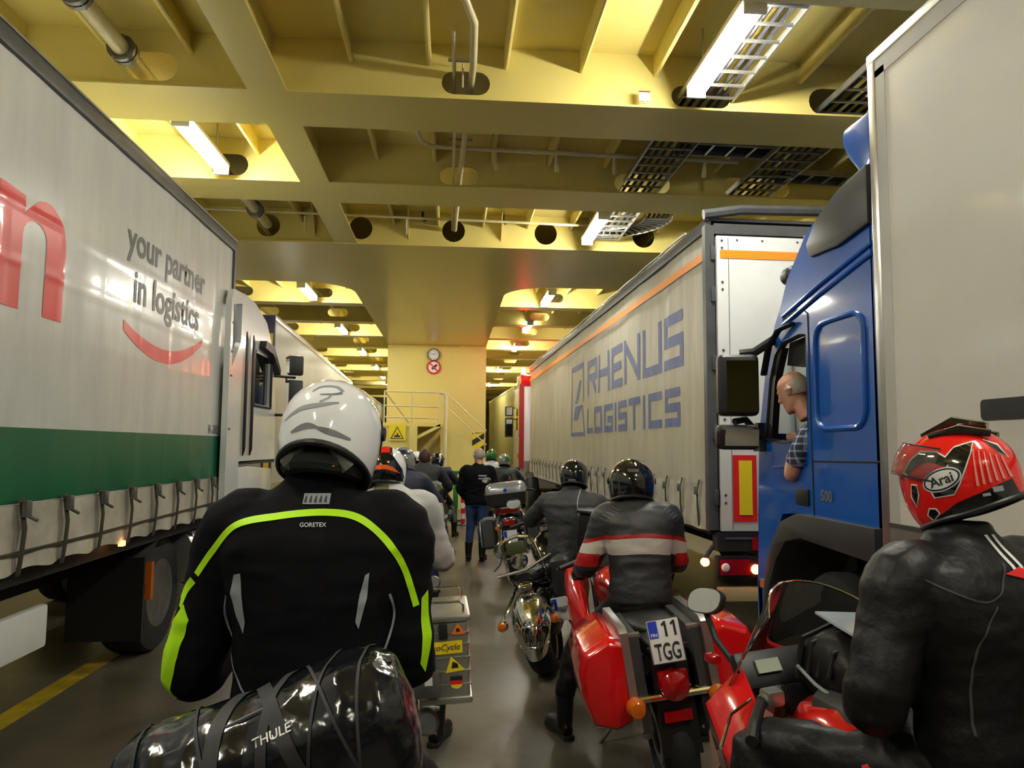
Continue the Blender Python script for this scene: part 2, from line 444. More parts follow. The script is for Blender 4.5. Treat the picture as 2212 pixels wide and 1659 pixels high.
MB().prism([(-0.19, -0.17), (0.19, -0.17), (0, 0.19)], -0.006, 0.0, lambda u, v, d: (u, d, v), [[(-0.155, -0.15), (0.155, -0.15), (0, 0.15)]]).build('triangle', SIGNBLACK, fs)
MB().prism([(-0.08, -0.12), (0.08, -0.12), (0.09, -0.08), (0.03, -0.07), (0.02, 0.0), (-0.01, 0.0), (-0.01, -0.06), (-0.09, -0.08)], -0.006, 0.0, lambda u, v, d: (u, d, v)).build('pictogram', SIGNBLACK, fs)

# ---------------------------------------------------------------- lamps
lampfirst = None
def lamp(x, y, label):
    global lampfirst
    if lampfirst is None:
        t = thing('tube_lamp', label, 'lamp', (x, y, 4.95), group='tube lamps under the deckhead')
        MB().bx(-0.09, 0.09, -0.66, 0.66, 0.03, 0.075).build('housing', WHITEP, t, bevel=0.008)
        def sec(y, s): return [(0.075*s*math.cos(2*PI*j/14), y, -0.01+0.055*s*math.sin(2*PI*j/14)) for j in range(14)]
        MB().loft([sec(-0.63, 0.7), sec(-0.61, 1), sec(0.61, 1), sec(0.63, 0.7)]).build('diffuser', LAMPGLOW, t)
        for s in (-0.645, 0.645): MB().obox((0, s, 0.0), (0.17, 0.03, 0.13)).build('end_cap', WHITEP, t, bevel=0.01)
        for s in (-0.45, 0.45): MB().tube([(0, s, 0.06), (0, s, 0.47)], 0.008, 6).build('hanger', STEEL, t)
        lampfirst = t; return t
    return dup(lampfirst, (x, y, 4.95), label=label)
lamp(2.11, 5.52, 'long glowing tube lamp beside the cable ladder, nearest on the right')
lamp(-2.68, 7.86, 'glowing tube lamp above the left trailer, nearest on the left')
lamp(2.02, 10.35, 'glowing tube lamp beside the curved cable ladder and round holes')
lamp(-3.0, 15.3, 'glowing tube lamp in the first bay left of the casing plate')
lamp(2.0, 15.44, 'glowing tube lamp in the first bay right of the casing plate')
lamp(-3.03, 20.2, 'glowing tube lamp in the second lit bay left of the casing')
lamp(1.98, 23.2, 'glowing tube lamp above the striped trailer roof right of the casing')
lamp(-3.05, 25.0, 'glowing tube lamp in the third lit bay left of the casing')
lamp(-3.1, 29.8, 'glowing tube lamp in the fourth lit bay left of the casing')
lamp(1.9, 30.0, 'small far tube lamp right of the casing')
lamp(1.9, 37.3, 'smallest far tube lamp right of the casing')
lamp(-3.3, 38.2, 'small far tube lamp left of the casing landing')
lamp(-3.2, 34.0, 'fifth small tube lamp left of the casing')
lamp(1.95, 19.2, 'glowing tube lamp between the casing plate and the lettered trailer')
lamp(-3.2, 46.0, 'farthest tube lamp left of the casing')
for i, (x, y) in enumerate(((-6.6, 3), (-6.6, 12), (-6.6, 21), (6.6, 3), (6.6, 11), (6.6, 20), (-6.6, 30), (6.6, 30), (2.11, 0.7), (-2.68, 2.9), (2.11, -4.2), (-2.68, -1.9))):  # outer lamps are added unseen for ambient light; inner ones continue the visible rows
    side = 'added unseen left outer' if x < -5 else 'added unseen right outer' if x > 5 else 'left inner' if x < 0 else 'right inner'
    o = lamp(x, y, '%s tube lamp %s' % (side, {0.7: 'just above the viewer', 2.9: 'just above the nearest riders', -4.2: 'well behind the viewer', -1.9: 'a little behind the viewer', 3: 'level with the nearest trailers', 12: 'level with the round web holes', 11: 'level with the lettered trailer', 21: 'level with the casing front', 20: 'level with the distant red cab', 30: 'far beyond the casing front'}[y]))

# ---------------------------------------------------------------- cable ladders
def ladder(name, label, path, width, rung=0.24, cables=True, up=(0, 0, 1)):
    P = [Vector(p) for p in path]
    t = thing(name, label, 'cable tray', P[0]); o = P[0]
    def offs(d):
        out = []
        for i, p in enumerate(P):
            tg = (P[min(i+1, len(P)-1)]-P[max(i-1, 0)]).normalized(); s = tg.cross(Vector(up)).normalized()
            out.append(p-o+s*d)
        return out
    for d in (-width/2, width/2):
        q = offs(d); rings = []
        for i, p in enumerate(q):
            tg = (q[min(i+1, len(q)-1)]-q[max(i-1, 0)]).normalized(); s = tg.cross(Vector(up)).normalized()*0.008; u = Vector(up)*0.03
            rings.append([p-s-u, p+s-u, p+s+u, p-s+u])
        MB().loft(rings).build('side_rail', STEEL, t)
    L = [0]
    for a, b in zip(P[:-1], P[1:]): L.append(L[-1]+(b-a).length)
    s = rung/2
    lo, hi = offs(-width/2), offs(width/2); rm = None
    while s < L[-1]:
        i = max(k for k in range(len(L)) if L[k] <= s); i = min(i, len(P)-2); f = (s-L[i])/(L[i+1]-L[i])
        a, b = lo[i].lerp(lo[i+1], f), hi[i].lerp(hi[i+1], f)
        MB().tube([a-Vector(up)*0.015, b-Vector(up)*0.015], 0.016, 6).build('rung', STEEL, t)
        s += rung
    if cables:
        rnd = random.Random(len(label))
        for k in range(5):
            d = (k-2)*width*0.17+rnd.uniform(-.01, .01)
            MB().tube([p+Vector(up)*(0.02+rnd.uniform(-.004, .01)) for p in offs(d)], 0.018, 6).build('cable', CABLE, t)
    return t
ladder('cable_ladder', 'long steel cable ladder running beside the nearest right lamp', [(2.3, 1, 5.03), (2.3, 6, 5.03), (2.3, 11.2, 5.06)], 0.5)
ladder('cable_ladder', 'steel cable ladder nearest the tall white box trailer top', [(3.75, 1, 5.05), (3.75, 6, 5.05), (3.75, 9.6, 5.06)], 0.56)
ladder('cable_ladder', 'crosswise steel cable ladder between the two long ladders', [(2.45, 7.75, 5.12), (3.6, 7.8, 5.12)], 0.3)
ladder('cable_ladder', 'crosswise steel cable ladder right of the far long ladder', [(3.9, 8.4, 5.08), (6.2, 8.5, 5.08)], 0.3)
ladder('cable_ladder', 'curved fan of cable ladder beside the round web hole', [(2.9+0.75*math.cos(R(a))-0.75, 10.2+0.75*math.sin(R(a)), 5.08) for a in range(100, -11, -10)], 0.4, 0.1)
# ---------------------------------------------------------------- pipes
pt = thing('sprinkler_main', 'thick cream pipe with flanged joints above the left trailer', 'pipe', (-2.82, 0, 5.12))
MB().tube([(0, 1, 0), (0, 11.2, 0)], 0.07, 14).build('pipe_run', PIPE, pt)
for y in (5.45, 6.25, 7.2, 10.5):
    f = MB().lathe([(0.07, -0.05), (0.115, -0.05), (0.115, -0.01), (0.1, -0.01), (0.1, 0.01), (0.115, 0.01), (0.115, 0.05), (0.07, 0.05)], (0, y, 0), 'y', 16).build('flange_joint', DULLMETAL, pt)
    for k in range(6):
        a = R(60*k); MB().tube([(0.1*math.cos(a), y-0.07, 0.1*math.sin(a)), (0.1*math.cos(a), y+0.07, 0.1*math.sin(a))], 0.01, 6).build('bolt', DULLMETAL, f)
cd = thing('conduit', 'pale bent conduit passing through the oval web hole at centre', 'pipe', (0, 0, 0))
MB().tube([(-0.2, 4.9, 5.4), (-0.04, 5.25, 5.3), (0.06, 5.42, 5.2), (0.13, 5.6, 5.14), (0.14, 6.2, 5.12), (0.1, 7.5, 5.12), (0.05, 9.0, 5.12), (0.0, 11.3, 5.15)], 0.032, 12).build('bent_pipe', PIPE, cd)
MB().tube([(-0.03, 5.7, 5.13), (-0.02, 7.5, 5.13), (-0.04, 11.3, 5.15)], 0.018, 10).build('thin_pipe', PIPE, cd)
for y in (5.3, 6.3, 8.0): MB().obox((0.05, y, 5.2), (0.26, 0.03, 0.02)).build('clamp', STEEL, cd)
MB().tube([(0.05, 6.36, 5.2), (0.05, 6.36, 4.98)], 0.01, 6).build('thin_pipe', PIPE, cd)
sp = thing('sprinkler_pipe', 'thin crosswise sprinkler pipe with drop heads in the second bay', 'pipe', (0, 0, 0))
MB().tube([(-0.42, 7.75, 5.3), (-0.42, 7.85, 5.2), (-0.38, 8.0, 5.16), (-0.28, 8.1, 5.15), (3.3, 8.2, 5.15)], 0.025, 10).build('pipe_run', PIPE, sp)
for x in (0.45, 1.15, 1.83, 2.9):
    MB().tube([(x, 8.2, 5.15), (x, 8.22, 5.05), (x+0.02, 8.3, 5.0)], [0.02, 0.022, 0.03], 8).build('sprinkler_head', PIPE, sp)
s3 = thing('sprinkler_pipe', 'thin crosswise pipe in front of the round web holes', 'pipe', (0, 0, 0))
MB().tube([(-3.6, 10.7, 5.17), (2.2, 10.9, 5.16)], 0.02, 8).build('pipe_run', PIPE, s3)
for x in (-0.72, -2.2, 2.05): MB().tube([(x, 10.85, 5.16), (x, 10.9, 4.94)], 0.015, 8).build('drop_pipe', PIPE, s3)
for x in (-0.5, 0.75, 2.7):
    sc_ = thing('pipe_hook', 'small dark hanger hook on the holed web, %s' % {-0.5: 'left', 0.75: 'middle', 2.7: 'right'}[x], 'hook', (x, 11.3, 5.3))
    MB().tube([(0, 0, 0.12), (0, 0, 0), (0.03, 0, -0.03), (0.06, 0, 0)], 0.02, 8).build('hook', DARKG, sc_)
tg = thing('beam_tag', 'small white tag with red edge standing on the first beam flange', 'tag', (1.7, 6.38, 4.92))
MB().bx(-0.05, 0.05, -0.012, 0.0, 0.02, 0.1).build('plate', WHITE, tg); MB().bx(-0.05, 0.05, -0.014, 0.0, 0.1, 0.115).build('red_edge', SIGNRED, tg)
MB().bx(-0.01, 0.01, -0.01, 0.0, 0.0, 0.02).build('foot', STEEL, tg)
# ================================================================ trucks and trailers
TARP = mat('white_curtain_tarp', (0.60, 0.61, 0.58), 0.22, var=0.10, scale=2.0, stretch=(1, 3, 0.5), coat=0.25)
TARPG = mat('green_curtain_band', (0.006, 0.115, 0.05), 0.3, var=0.12, scale=3, coat=0.2)
TARPB = mat('dirty_cream_curtain_tarp', (0.47, 0.45, 0.36), 0.42, var=0.2, scale=1.6, stretch=(1, 3, 0.6))
SKIRT = mat('grimy_tarp_skirt', (0.46, 0.44, 0.36), 0.45, var=0.35, scale=4)
PRINTRED = mat('red_tarp_print', (0.72, 0.045, 0.05), 0.28, var=0.06, scale=5, coat=0.2)
PRINTGREY = mat('dark_grey_tarp_print', (0.055, 0.055, 0.06), 0.35)
PRINTBLUE = mat('faded_blue_tarp_print', (0.115, 0.155, 0.36), 0.5, var=0.2, scale=6)
PRINTORANGE = mat('orange_stripe_print', (0.85, 0.29, 0.015), 0.4)
RAIL = mat('dark_rail', (0.07, 0.072, 0.075), 0.4, var=0.25, scale=5)
BOXW = mat('white_box_panel', (0.60, 0.59, 0.54), 0.45, var=0.05, scale=1.5, coat=0.8)
STRAP = mat('dark_webbing_strap', (0.035, 0.03, 0.022), 0.7)
CHASSIS = mat('black_chassis', (0.015, 0.014, 0.013), 0.6)
SHIRT = None
def truck_wheel(name, parent, c, side=1, r=0.5, w=0.3):
    """wheel turning about x; side = +1 shows its outer face towards +x"""
    e = bpy.data.objects.new(name, None); C.objects.link(e); e.parent = parent; e.location = c; e.empty_display_size = 0.1
    h = w/2
    MB().lathe([(r*0.58, -h), (r*0.8, -h*1.02), (r*0.96, -h*0.92), (r, -h*0.7), (r, h*0.7), (r*0.96, h*0.92), (r*0.8, h*1.02), (r*0.58, h), (r*0.56, 0)], axis='x', n=36, closed=True).build('tyre', RUBBER, e)
    s = side
    MB().lathe([(r*0.59, h*s), (r*0.57, h*0.9*s), (r*0.53, h*0.3*s), (r*0.4, h*0.1*s), (r*0.24, h*0.12*s), (r*0.22, h*0.6*s), (r*0.12, h*0.66*s), (0.001, h*0.66*s)], axis='x', n=30).build('rim', DULLMETAL, e)
    for k in range(10):
        a = R(36*k); MB().tube([(h*0.1*s, r*0.31*math.cos(a), r*0.31*math.sin(a)), (h*0.32*s, r*0.31*math.cos(a), r*0.31*math.sin(a))], 0.016, 6).build('wheel_nut', DULLMETAL, e)
    return e
def curtain(y0, y1, z0, z1, x, sgn, ribs=0.58, amp=0.004, seed=1, zr=()):
    def fn(u, v):
        y = y0+(y1-y0)*u; z = z0+(z1-z0)*v
        d = amp*1.6*noise.noise(Vector((y*0.9, z*0.8, seed)))+amp*0.8*noise.noise(Vector((y*4, z*1.5, seed+9)))
        k = (y/ribs) % 1.0; k = min(k, 1-k)*ribs
        d += 0.004*math.exp(-(k/0.018)**2)
        for q in zr: d += 0.004*math.exp(-((z-q)/0.018)**2)
        return (x+sgn*(d+0.002), y, z)
    return MB().grid(fn, max(8, int((y1-y0)*26)), max(3, int((z1-z0)*26)))

# ---------------------------------------------------------------- left curtain-side trailer
lt = thing('curtain_trailer', 'white curtain-side semi trailer with green band and red lettering, nearest on the left', 'trailer', (-2.38, 8.1, 0))
L = -13.6
cu = curtain(L, -0.03, 1.46, 3.88, 0, 1, zr=(2.45, 2.78, 3.1)).build('side_curtain', TARP, lt)
gb = curtain(L, -0.03, 1.47, 1.885, 0.004, 1, seed=1).build('green_band', TARPG, lt)
def skirt(u, v):
    y = L+(-0.03-L)*u; k = (y+0.57) % 0.46/0.46
    z = 1.46-0.36*v+0.012*math.sin(k*2*PI)*v
    return (0.012+0.03*math.sin(k*PI)*v*(0.5+0.5*v)+0.01*noise.noise(Vector((y*5, z*6, 2))), y, z)
MB().grid(skirt, 420, 8).build('curtain_skirt', SKIRT, lt)
MB().bx(-0.03, 0.03, L, 0, 3.88, 3.985).build('top_rail', RAIL, lt, bevel=0.01)
MB().bx(-0.05, 0.035, L, 0, 3.985, 4.0).build('rail_edge', ALU, lt)
MB().bx(-2.5, -0.05, L, 0, 3.97, 4.0).build('roof', WHITEP, lt)
MB().bx(-2.5, 0.0, -0.03, 0.0, 1.1, 3.99).build('front_wall', WHITEP, lt)
MB().bx(-2.5, 0.0, L, L+0.05, 1.1, 3.99).build('rear_door', WHITEP, lt)
MB().bx(-2.5, -2.47, L, 0, 1.1, 3.99).build('far_curtain', TARP, lt)
MB().bx(-0.03, 0.028, -0.06, 0.0, 1.1, 3.99).build('corner_post', RAIL, lt)
MB().bx(-2.45, -0.06, L, -0.02, 1.0, 1.12).build('load_floor', CHASSIS, lt)
for x in (-1.75, -0.75): MB().bx(x-0.07, x+0.07, L+0.2, -0.1, 0.72, 1.0).build('chassis_rail', CHASSIS, lt)
for i in range(26):
    y = 0.0-0.57-0.46*i
    if y < -9.5: break
    s = MB().tube([(0.03, y, 1.5), (0.046, y-0.01, 1.42), (0.05, y+0.012, 1.33), (0.052, y-0.008, 1.2), (0.035, y, 1.08)], 0.026, 6, flat=0.25, side=(0, 1, 0)).build('strap', STRAP, lt)
    MB().obox((0.062, y, 1.44), (0.03, 0.055, 0.09)).build('buckle', DULLMETAL, s, bevel=0.006)
    MB().tube([(0.06, y+0.02, 1.40), (0.085, y+0.07, 1.37)], 0.01, 6).build('buckle_lever', DULLMETAL, s)
MB().tube([(0.045, L, 1.21), (0.045, -6, 1.215), (0.045, -3, 1.205), (0.045, -0.1, 1.23)], 0.008, 6).build('hem_rope', STRAP, lt)
pa = arc((-3.77, 2.955), 0.12, 180, 0, 8, 0.1)
npoly = [(-4.12, 2.53), (-3.89, 2.53)]+[(a, b) for a, b in pa]+[(-3.65, 2.53), (-3.44, 2.53), (-3.44, 2.95)]+arc((-3.665, 2.95), 0.225, 0, 110, 8, 0.25)+[(-3.86, 3.10), (-3.885, 3.06), (-3.885, 3.17), (-4.12, 3.185)]
cpr = projector(bvh_of(cu), (-1, 0, 0), 0.003, 1.0)
C3 = lambda u, v: (0.0, u, v)
decal(npoly, 'red_letter', PRINTRED, cu, C3, cpr, cuts=5)
fit_text('your partner', 'lettering', PRINTGREY, cu, (0.012, -2.60, 3.215), (0, 1, 0), (0, 0, 1), width=1.70, bold=0.022, proj=cpr)
fit_text('in logistics', 'lettering', PRINTGREY, cu, (0.012, -2.45, 2.86), (0, 1, 0), (0, 0, 1), width=1.42, bold=0.022, proj=cpr)
fit_text('R-380', 'lettering', PRINTGREY, cu, (0.012, -0.62, 1.905), (0, 1, 0), (0, 0, 1), width=0.3, proj=cpr)
sa = []; sb = []
for i in range(25):
    t = i/24; y = -2.6+1.68*t; zc = 2.66+0.1*t-0.19*math.sin(PI*t)**0.9; th = 0.022+0.035*math.sin(PI*(0.15+0.8*t))
    if t > 0.93: th = 0.03
    sa.append((y, zc+th)); sb.append((y, zc-th))
decal(sa+sb[::-1], 'red_smile', PRINTRED, cu, C3, cpr, cuts=5)
MB().bx(-0.06, 0.0, -9.5, -3.38, 0.60, 0.85).build('side_guard', WHITEP, lt, bevel=0.02)
for y in (-3.9, -6.5): MB().bx(-0.2, -0.08, y-0.05, y+0.05, 0.45, 1.0).build('guard_bracket', CHASSIS, lt)
MB().obox((0.04, -2.52, 1.09), (0.03, 0.05, 0.035)).build('side_marker', AMBERLIT, lt, label='lit amber marker lamp')
for y in (-8.0, -9.3, -10.6):
    for x in (-0.2, -2.3): truck_wheel('wheel', lt, (x, y, 0.5), 1 if x > -1 else -1)

# ---------------------------------------------------------------- white tractor of the left trailer
wt = thing('truck_tractor', 'white truck cab with dark side window pulling the green-banded trailer', 'truck', (-2.3, 8.25, 0))
WC = mat('white_cab_paint', (0.66, 0.69, 0.70), 0.2, var=0.05, scale=3, coat=0.5)
side_poly = [(0.0, 1.6), (0.02, 3.46), (0.5, 3.44), (1.05, 3.3), (1.45, 2.95), (1.62, 2.3), (1.66, 1.62)]
SX = lambda u, v, d: (d, u, v)
win = rrect(0.58, 1.28, 2.28, 2.88, 0.06)
MB().prism(side_poly, -0.05, 0.0, SX, [win]).build('side_panel', WC, wt)
MB().prism(side_poly, -2.45, -2.40, SX, [win]).build('side_panel', WC, wt)
rr = [(u, v) for u, v in side_poly]
def roofring(x): return [(x, u, v) for u, v in rr]
for i in range(len(rr)-1):
    if i in (4, ): continue
    (a, b), (c, d) = rr[i], rr[i+1]
    MB().add([(-0.05, a, b), (-2.4, a, b), (-2.4, c, d), (-0.05, c, d)], [(0, 1, 2, 3)]).build('cab_panel', WC, wt)
MB().add([(-0.05, 1.45, 2.95), (-2.4, 1.45, 2.95), (-2.4, 1.62, 2.3), (-0.05, 1.62, 2.3)], [(0, 1, 2, 3)]).build('windscreen', DARKGLASS, wt)
MB().bx(-0.04, -0.03, 0.58, 1.28, 2.28, 2.88).build('side_window', DARKGLASS, wt)
MB().bx(-2.42, 0.0, 0.02, 1.66, 1.58, 1.62).build('cab_floor', CHASSIS, wt)
MB().tube([(0.01, 0.5, 2.9), (0.01, 0.5, 2.26), (0.01, 1.3, 2.26), (0.01, 1.3, 2.9)], 0.018, 8).build('window_seal', BLACK, wt)
MB().prism([(-0.5, 0.95), (-0.5, 3.3), (-0.42, 3.42), (-0.05, 3.44), (0.0, 3.3), (-0.06, 1.9), (-0.02, 1.1)], -0.04, 0.02, SX, [[(-0.42, 2.6), (-0.42, 3.26), (-0.12, 3.32), (-0.12, 2.9)]]).build('side_deflector', WC, wt)
for y in (0.1, 0.38):
    MB().tube([(0.02, y, 1.68), (0.03, y, 1.75), (0.03, y, 2.95), (0.02, y, 3.05)], [0.012, 0.03, 0.03, 0.012], 8, flat=0.6).build('grab_rail', BLACK, wt)
for z in (1.95, 2.5, 2.75, 3.05): MB().bx(-0.02, 0.024, -0.46, -0.40, z, z+0.02).build('hinge', DARKG, wt)
MB().prism([(0.0, 1.0), (0.0, 1.56), (0.5, 1.56), (1.6, 1.5), (1.66, 0.9), (1.3, 0.55), (0.7, 0.5), (0.2, 0.55)], -0.12, -0.02, SX).build('step_panel', WC, wt, bevel=0.02)
for z in (0.75, 1.15): MB().bx(-0.06, 0.0, 0.5, 1.1, z, z+0.05).build('step', DARKG, wt)
MB().prism([(0.7, 2.95), (1.1, 2.92), (1.5, 2.7), (1.52, 2.76), (1.15, 3.02), (0.75, 3.04)], -0.3, 0.08, SX).build('sun_visor', BLACK, wt)
for z0, z1, in ((2.72, 2.98), (2.2, 2.66)):
    mm = MB().obox((0.22, 1.72, (z0+z1)/2), (0.2, 0.12, z1-z0), (0, 0, R(20))).build('mirror', BLACK, wt, bevel=0.03)
    MB().obox((0.19, 1.655, (z0+z1)/2), (0.16, 0.01, (z1-z0)*0.8), (0, 0, R(20))).build('mirror_glass', MIRROR, mm)
MB().tube([(0.0, 1.5, 2.69), (0.22, 1.72, 2.69)], 0.018, 8).build('mirror_arm', BLACK, wt)
MB().tube([(0.0, 1.6, 2.19), (0.22, 1.72, 2.19)], 0.018, 8).build('mirror_arm', BLACK, wt)
MB().tube([(0.12, 1.66, 2.19), (0.12, 1.66, 2.69)], 0.012, 8).build('mirror_arm', BLACK, wt)
for x in (-1.7, -0.75): MB().bx(x-0.06, x+0.06, -2.3, 1.5, 0.75, 1.0).build('chassis_rail', CHASSIS, wt)
MB().lathe([(0.001, -0.6), (0.3, -0.6), (0.31, -0.55), (0.31, 0.5), (0.3, 0.55), (0.001, 0.55)], (-0.4, -0.35, 0.75), 'y', 20).build('fuel_tank', ALU, wt)
MB().tube([(-0.36, -1.35+0.62*math.cos(R(a)), 0.52+0.62*math.sin(R(a))) for a in range(-5, 200, 12)], 0.02, 8, flat=11, side=(0, 1, 0)).build('mudguard', DARKG, wt)
for x in (-0.42, -2.05): truck_wheel('wheel', wt, (x, -1.35, 0.5), 1 if x > -1 else -1, 0.5, 0.34)
for x in (-0.3, -2.15): truck_wheel('wheel', wt, (x, 0.95, 0.5), 1 if x > -1 else -1)
MB().bx(-0.16, -0.1, -1.95, -1.9, 0.55, 0.85).build('rear_reflector', AMBER, wt)
MB().bx(-0.7, -0.12, -2.05, -2.02, 0.25, 0.9).build('mudflap', BLACK, wt)

# ---------------------------------------------------------------- box trailers further off
def far_trailer(label, loc, rotz, sidem, framem, mark=None, length=13.3, left=True):
    t = thing('box_trailer', label, 'trailer', loc, (0, 0, rotz)); x0, x1 = (-2.5, 0) if left else (0, 2.5)
    MB().bx(x0, x1, 0.03, length, 1.15, 3.92).build('box_body', sidem, t)
    MB().bx(x0-0.01, x1+0.01, 0.0, length, 3.9, 4.0).build('roof_rail', ALU if left else WHITEP, t, bevel=0.01)
    MB().bx(x0-0.01, x1+0.01, 0.0, length, 1.05, 1.17).build('lower_rail', ALU, t)
    for x in (x0, x1-0.14): MB().bx(x-0.006, x+0.146, -0.03, 0.06, 1.05, 3.98).build('rear_post', framem, t)
    MB().bx(x0, x1, -0.03, 0.05, 3.78, 3.98).build('rear_header', framem, t)
    for k in (0, 1):
        MB().bx(x0+0.15+k*1.11, x0+1.24+k*1.11, -0.02, 0.03, 1.15, 3.76).build('rear_door', sidem, t)
        MB().tube([(x0+1.1+k*0.28, -0.04, 1.1), (x0+1.1+k*0.28, -0.04, 3.8)], 0.018, 8).build('lock_rod', ALU, t)
    if mark:
        xm = x1-0.11 if left else x0+0.02
        for z in (1.15, 1.65, 2.2, 2.75, 3.25): MB().bx(xm, xm+0.09, -0.04, -0.03, z, z+0.42).build('marker_stripe', mark, t)
        MB().bx(x1-0.5, x1-0.15, -0.04, -0.03, 3.83, 3.9).build('marker_stripe', mark, t)
        MB().bx(x0, x1, -0.03, 0.02, 0.98, 1.1).build('rear_sill', framem, t)
    for x in (x0+0.7, x1-0.7): MB().bx(x-0.06, x+0.06, 0.2, length-0.3, 0.8, 1.05).build('chassis_rail', CHASSIS, t)
    MB().bx(x0+0.1, x1-0.1, -0.02, 0.1, 0.42, 0.54).build('bumper', WHITEP, t)
    for y in (2.4, 3.7, 5.0):
        for x in (x0+0.2, x1-0.2): truck_wheel('wheel', t, (x, y, 0.5), 1 if x > (x0+x1)/2 else -1)
    return t
DBLUE = mat('dark_blue_frame', (0.02, 0.022, 0.10), 0.35)
MARKY = mat('yellow_marking', (0.75, 0.5, 0.02), 0.45)
GREYBOX = mat('grey_box_panel', (0.42, 0.42, 0.39), 0.3, var=0.08, scale=2)
far_trailer('grey box trailer with blue and yellow rear frame ahead of the white cab', (-3.0, 12.66, 0), R(2.0), GREYBOX, DBLUE, MARKY)
far_trailer('distant plain grey trailer on the left beyond the helmets', (-3.55, 29.5, 0), R(1.0), GREYBOX, GREYBOX, None, 12)
CREAMBOX = mat('cream_gloss_box', (0.62, 0.60, 0.48), 0.15, var=0.05, scale=2, coat=0.4)
far_trailer('distant cream box trailer with a bright sheen right of the casing', (2.25, 25.8, 0), R(2.4), CREAMBOX, CREAMBOX, None, 10.5, False)

# ---------------------------------------------------------------- right curtain trailer with blue lettering
rt = thing('curtain_trailer', 'cream curtain-side trailer with orange stripe and blue lettering on the right', 'trailer', (2.41, 6.75, 0), (0, 0, R(1.08)))
LL = 13.6
rc = curtain(0.04, LL, 1.42, 3.86, 0, -1, ribs=0.6, amp=0.008, seed=5).build('side_curtain', TARPB, rt)
def skirt2(u, v):
    y = 0.04+(LL-0.04)*u; k = y % 0.5/0.5; z = 1.46-0.42*v
    return (-0.012-0.035*math.sin(k*PI)*v-0.012*noise.noise(Vector((y*6, z*7, 4))), y, z)
MB().grid(skirt2, 420, 8).build('curtain_skirt', SKIRT, rt)
for i in range(26):
    y = 0.25+0.5*i
    s = MB().tube([(-0.03, y, 1.5), (-0.05, y+0.01, 1.4), (-0.055, y-0.01, 1.25), (-0.035, y, 1.02)], 0.024, 6, flat=0.25, side=(0, 1, 0)).build('strap', STRAP, rt)
    MB().obox((-0.065, y, 1.4), (0.03, 0.05, 0.08)).build('buckle', DULLMETAL, s, bevel=0.006)
MB().bx(-0.035, 0.03, 0, LL, 3.86, 3.98).build('top_rail', RAIL, rt, bevel=0.01)
for k in range(14):
    MB().tube([(-0.05, 0.5+k*0.95, 3.985), (-0.055, 1.0+k*0.95, 3.99+0.008*math.sin(k*3)), (-0.05, 1.4+k*0.95, 3.985)], 0.012, 6).build('rope', WHITEP, rt)
MB().bx(0.0, 2.5, 0, LL, 3.97, 4.0).build('roof', RAIL, rt)
MB().tube([(-0.05, -0.02, 4.02), (0.3, -0.05, 4.07), (1.2, -0.05, 4.09), (2.5, -0.05, 4.07)], 0.05, 8).build('rolled_tarp', RAIL, rt)
MB().bx(2.47, 2.5, 0, LL, 1.1, 3.98).build('far_curtain', TARPB, rt)
MB().bx(0, 2.5, LL-0.03, LL, 1.1, 3.98).build('front_wall', WHITEP, rt)
MB().bx(0.02, 2.48, 0.1, LL-0.1, 1.0, 1.1).build('load_floor', CHASSIS, rt)
for x in (0.75, 1.75): MB().bx(x-0.07, x+0.07, 0.2, LL-0.2, 0.72, 1.0).build('chassis_rail', CHASSIS, rt)
MB().bx(-0.04, 0.05, -0.02, 0.06, 1.05, 3.92).build('corner_post', RAIL, rt)
for z in (1.35, 1.95, 2.6, 3.25, 3.65): MB().obox((0.03, -0.03, z), (0.04, 0.03, 0.14)).build('door_hinge', RAIL, rt, bevel=0.006)
MB().bx(0.05, 2.45, -0.02, 0.04, 3.84, 3.94).build('rear_header', RAIL, rt)
for x0, x1 in ((0.07, 1.24), (1.26, 2.43)):
    d = MB().bx(x0, x1, -0.03, 0.02, 1.04, 3.82).build('rear_door', WHITEP, rt, bevel=0.006)
    MB().bx(x0+0.11, x0+0.115, -0.034, -0.03, 1.05, 3.8).build('panel_seam', GREYP, d)
    for z in (1.3, 2.0, 2.65, 3.3, 3.7):
        for dz in (0, 0.07): MB().lathe([(0.012, -0.036), (0.012, -0.03)], (x0+0.05, 0, z+dz), 'y', 8).build('rivet', RAIL, d)
    for x in (x0+0.2, x0+0.45, x0+0.8): MB().lathe([(0.01, -0.036), (0.01, -0.03)], (x, 0, 3.78), 'y', 8).build('rivet', RAIL, d)
    MB().bx(x0+0.03, x1, -0.036, -0.03, 3.60, 3.68).build('orange_stripe', PRINTORANGE, d)
    for x in (x1-0.3, x1-0.1):
        MB().tube([(x, -0.05, 1.0), (x, -0.05, 3.84)], 0.016, 8).build('lock_rod', ALU, d)
    xp = x0+0.12 if x0 < 1 else x1-0.34
    MB().bx(xp, xp+0.225, -0.04, -0.03, 1.13, 1.74).build('marker_plate', SIGNRED, d, label='red and yellow marker plate')
    MB().bx(xp+0.055, xp+0.18, -0.045, -0.04, 1.19, 1.69).build('marker_plate_centre', YELLOW, d)
MB().bx(0.03, 2.47, -0.04, 0.08, 0.86, 1.03).build('rear_sill', CHASSIS, rt)
MB().bx(0.1, 0.36, -0.05, -0.04, 0.97, 0.985).build('sill_edge', ALU, rt)
MB().bx(0.36, 0.46, -0.055, -0.04, 0.87, 0.99).build('reflector', TAILRED, rt)
